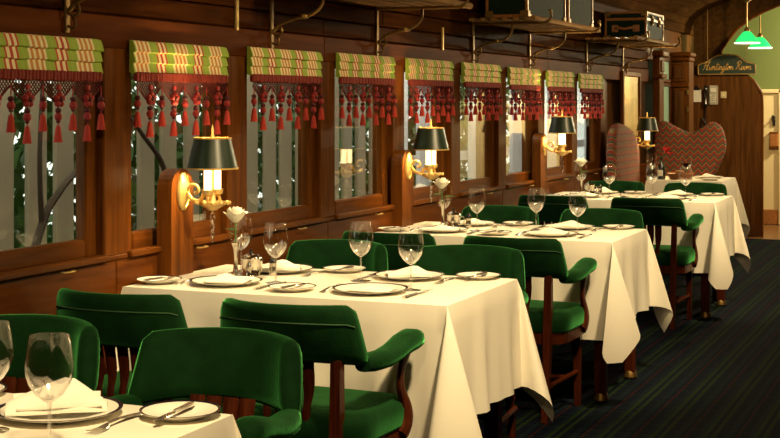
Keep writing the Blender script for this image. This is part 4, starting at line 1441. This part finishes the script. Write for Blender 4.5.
# ---------------------------------------------------------------- patterned booths at the far end
def booth(outline, ax, loc, label, mat, deep):
    t = empty('booth', loc); tag(t, label, 'booth', 'high-backed patterned booths')
    pts = spline([(a, b, 0) for a, b in outline] + [(*outline[0], 0)], 4)[:-1]
    cx = sum(p.x for p in pts) / len(pts); cz = sum(p.y for p in pts) / len(pts)
    rings = [(s_, d_ * deep) for s_, d_ in ((1.0, 0.0), (1.0, .02), (.985, .045), (.95, .062), (.88, .072), (.6, .078), (.3, .078))]
    vs = []; fs = []
    N = len(pts)
    seq = [(s, -d) for s, d in rings[::-1]] + [(s, d) for s, d in rings[1:]]
    for s, d in seq:
        for p in pts:
            a = cx + (p.x - cx) * s; z = cz + (p.y - cz) * s
            vs.append((d, a, z) if ax == 'y' else (a, d, z))
    for i in range(len(seq) - 1):
        for k in range(N):
            fs.append((i * N + k, i * N + (k + 1) % N, (i + 1) * N + (k + 1) % N, (i + 1) * N + k))
    fs.append(tuple(range(N))[::-1]); fs.append(tuple((len(seq) - 1) * N + k for k in range(N)))
    mm = MB(); mm.add(vs, fs)
    mm.build('backrest', mat, t, ang=60)
    return t


b1 = booth([(-.05, .30), (-.055, .75), (-.06, 1.08), (-.085, 1.19), (-.15, 1.225), (-.25, 1.175), (-.39, 1.12), (-.50, 1.175), (-.585, 1.22), (-.67, 1.165), (-.705, 1.02), (-.68, .90), (-.625, .78), (-.585, .66), (-.58, .30), (-.3, .30)], 'y', (12.92, 0, 0),
           'wide red and green patterned booth with heart-shaped high back, facing the camera', M['scale_y'], 1.0)
MB().box(-.50, -.60, .10, -.02, -.06, .46, .05).build('seat', M['scale_y'], b1)
MB().box(-.46, -.58, 0, -.02, -.08, .10).build('plinth', M['leg'], b1, smooth=False)
b2 = booth([(11.02, .30), (10.99, .78), (10.98, 1.02), (11.03, 1.17), (11.18, 1.225), (11.38, 1.21), (11.62, 1.165), (11.80, 1.08), (11.88, .96), (11.89, .74), (11.87, .30), (11.4, .30)], 'x', (0, -.115, 0),
           'round-topped patterned booth back along the window wall beside the far sconce', M['scale_x'], .6)
MB().box(11.05, -.11, .10, 11.52, .05, .46, .04).build('seat', M['scale_x'], b2)
MB().box(11.08, -.10, 0, 11.5, .04, .10).build('plinth', M['leg'], b2, smooth=False)

# things on the small far table
bo = empty('flower_bottle', (11.72, -.365, ZTAB)); tag(bo, 'black bottle with a white label holding a red flower on the far table', 'bottle')
link('body', lathe_me('body', [(.0001, 0), (.034, 0), (.036, .01), (.036, .09), (.030, .115), (.014, .135), (.012, .175), (.014, .18), (.0001, .18)], M['bottle'], 24), bo)
MB().box(-.041, -.022, .03, -.034, .022, .08, .002).build('label', M['paper'], bo, smooth=False)
rf = empty('red_flower', (11.72, -.365, ZTAB)); tag(rf, 'bright red blossom standing in the black bottle on the far table', 'flower')
MB().tube(spline([(0, 0, .16), (0, -.02, .20), (0, -.05, .22)], 4), .003, 6).build('stem', M['leafgreen'], rf)
rnd = random.Random(5)
for j in range(14):
    a = rnd.uniform(0, 2 * PI); e_ = rnd.uniform(-.3, 1.2)
    d = Vector((math.cos(a) * math.cos(e_), math.sin(a) * math.cos(e_), math.sin(e_)))
    c = Vector((0, -.05, .225)); s_ = d.cross(Vector((.3, .5, .8))).normalized()
    mm = MB(); L_ = .058; mm.add([c, c + d * L_ * .6 + s_ * .02, c + d * L_, c + d * L_ * .6 - s_ * .02], [(0, 1, 2, 3)])
    mm.build('petal', M['redflower'], rf, smooth=False)
rw = place(GP, (11.655, -.585, ZTAB), 0, 'stemmed glass holding red wine on the far table before the booth')
link('wine', lathe_me('wine', [(.0001, .0945), (.0108, .096), (.0245, .107), (.036, .124), (.0415, .142), (.0001, .142)], M['darkwine'], 28), rw)
rw2 = place(GP, (11.66, -.30, ZTAB), 0, 'empty stemmed wine glass beside the black bottle on the far table')
bs = empty('bread_basket', (11.80, -.51, ZTAB)); tag(bs, 'shallow brown bread basket in front of the red wine glass', 'basket')
mm = MB()
for r in range(5):
    R_ = .082 + r * .006
    mm.tube([(R_ * .7 * math.cos(q * PI / 12), R_ * math.sin(q * PI / 12), .006 + r * .010) for q in range(25)], .0065, 6, cap=False)
mm.lathe([(.0001, .001), (.082, .001), (.082, .006), (.0001, .006)], 20, sx=.7).build('weave', M['leather'], bs)
for j, (xx_, yy_, a) in enumerate(((0, -.045, .3), (.0, .045, -.4), (-.02, 0, .2))):
    br = empty('bread_roll', (11.80 + xx_, -.51 + yy_, ZTAB + (.030 if j < 2 else .058)), a); tag(br, ('crusty bread roll at the aisle end of the brown basket', 'crusty bread roll at the window end of the brown basket', 'crusty bread roll on top of the others in the brown basket')[j], 'bread', 'bread rolls in the basket')
    mm = MB(); mm.lathe([(max(.0001, .024 * math.sin(PI * i_ / 8)), -.020 * math.cos(PI * i_ / 8)) for i_ in range(9)], 14, sx=1.0, sy=1.75).build('crust', M['bread'], br)
place(BP, (11.74, -.77, ZTAB), 0, 'small bread plate on the far table at the aisle edge')
place(DP, (12.06, -.70, ZTAB), 0, 'dinner plate on the far table at the aisle edge, before the booth')
place(NP, (12.06, -.70, ZTAB + .0045), .6, 'folded white napkin on the dinner plate of the far table').scale = (.7, .7, .6)
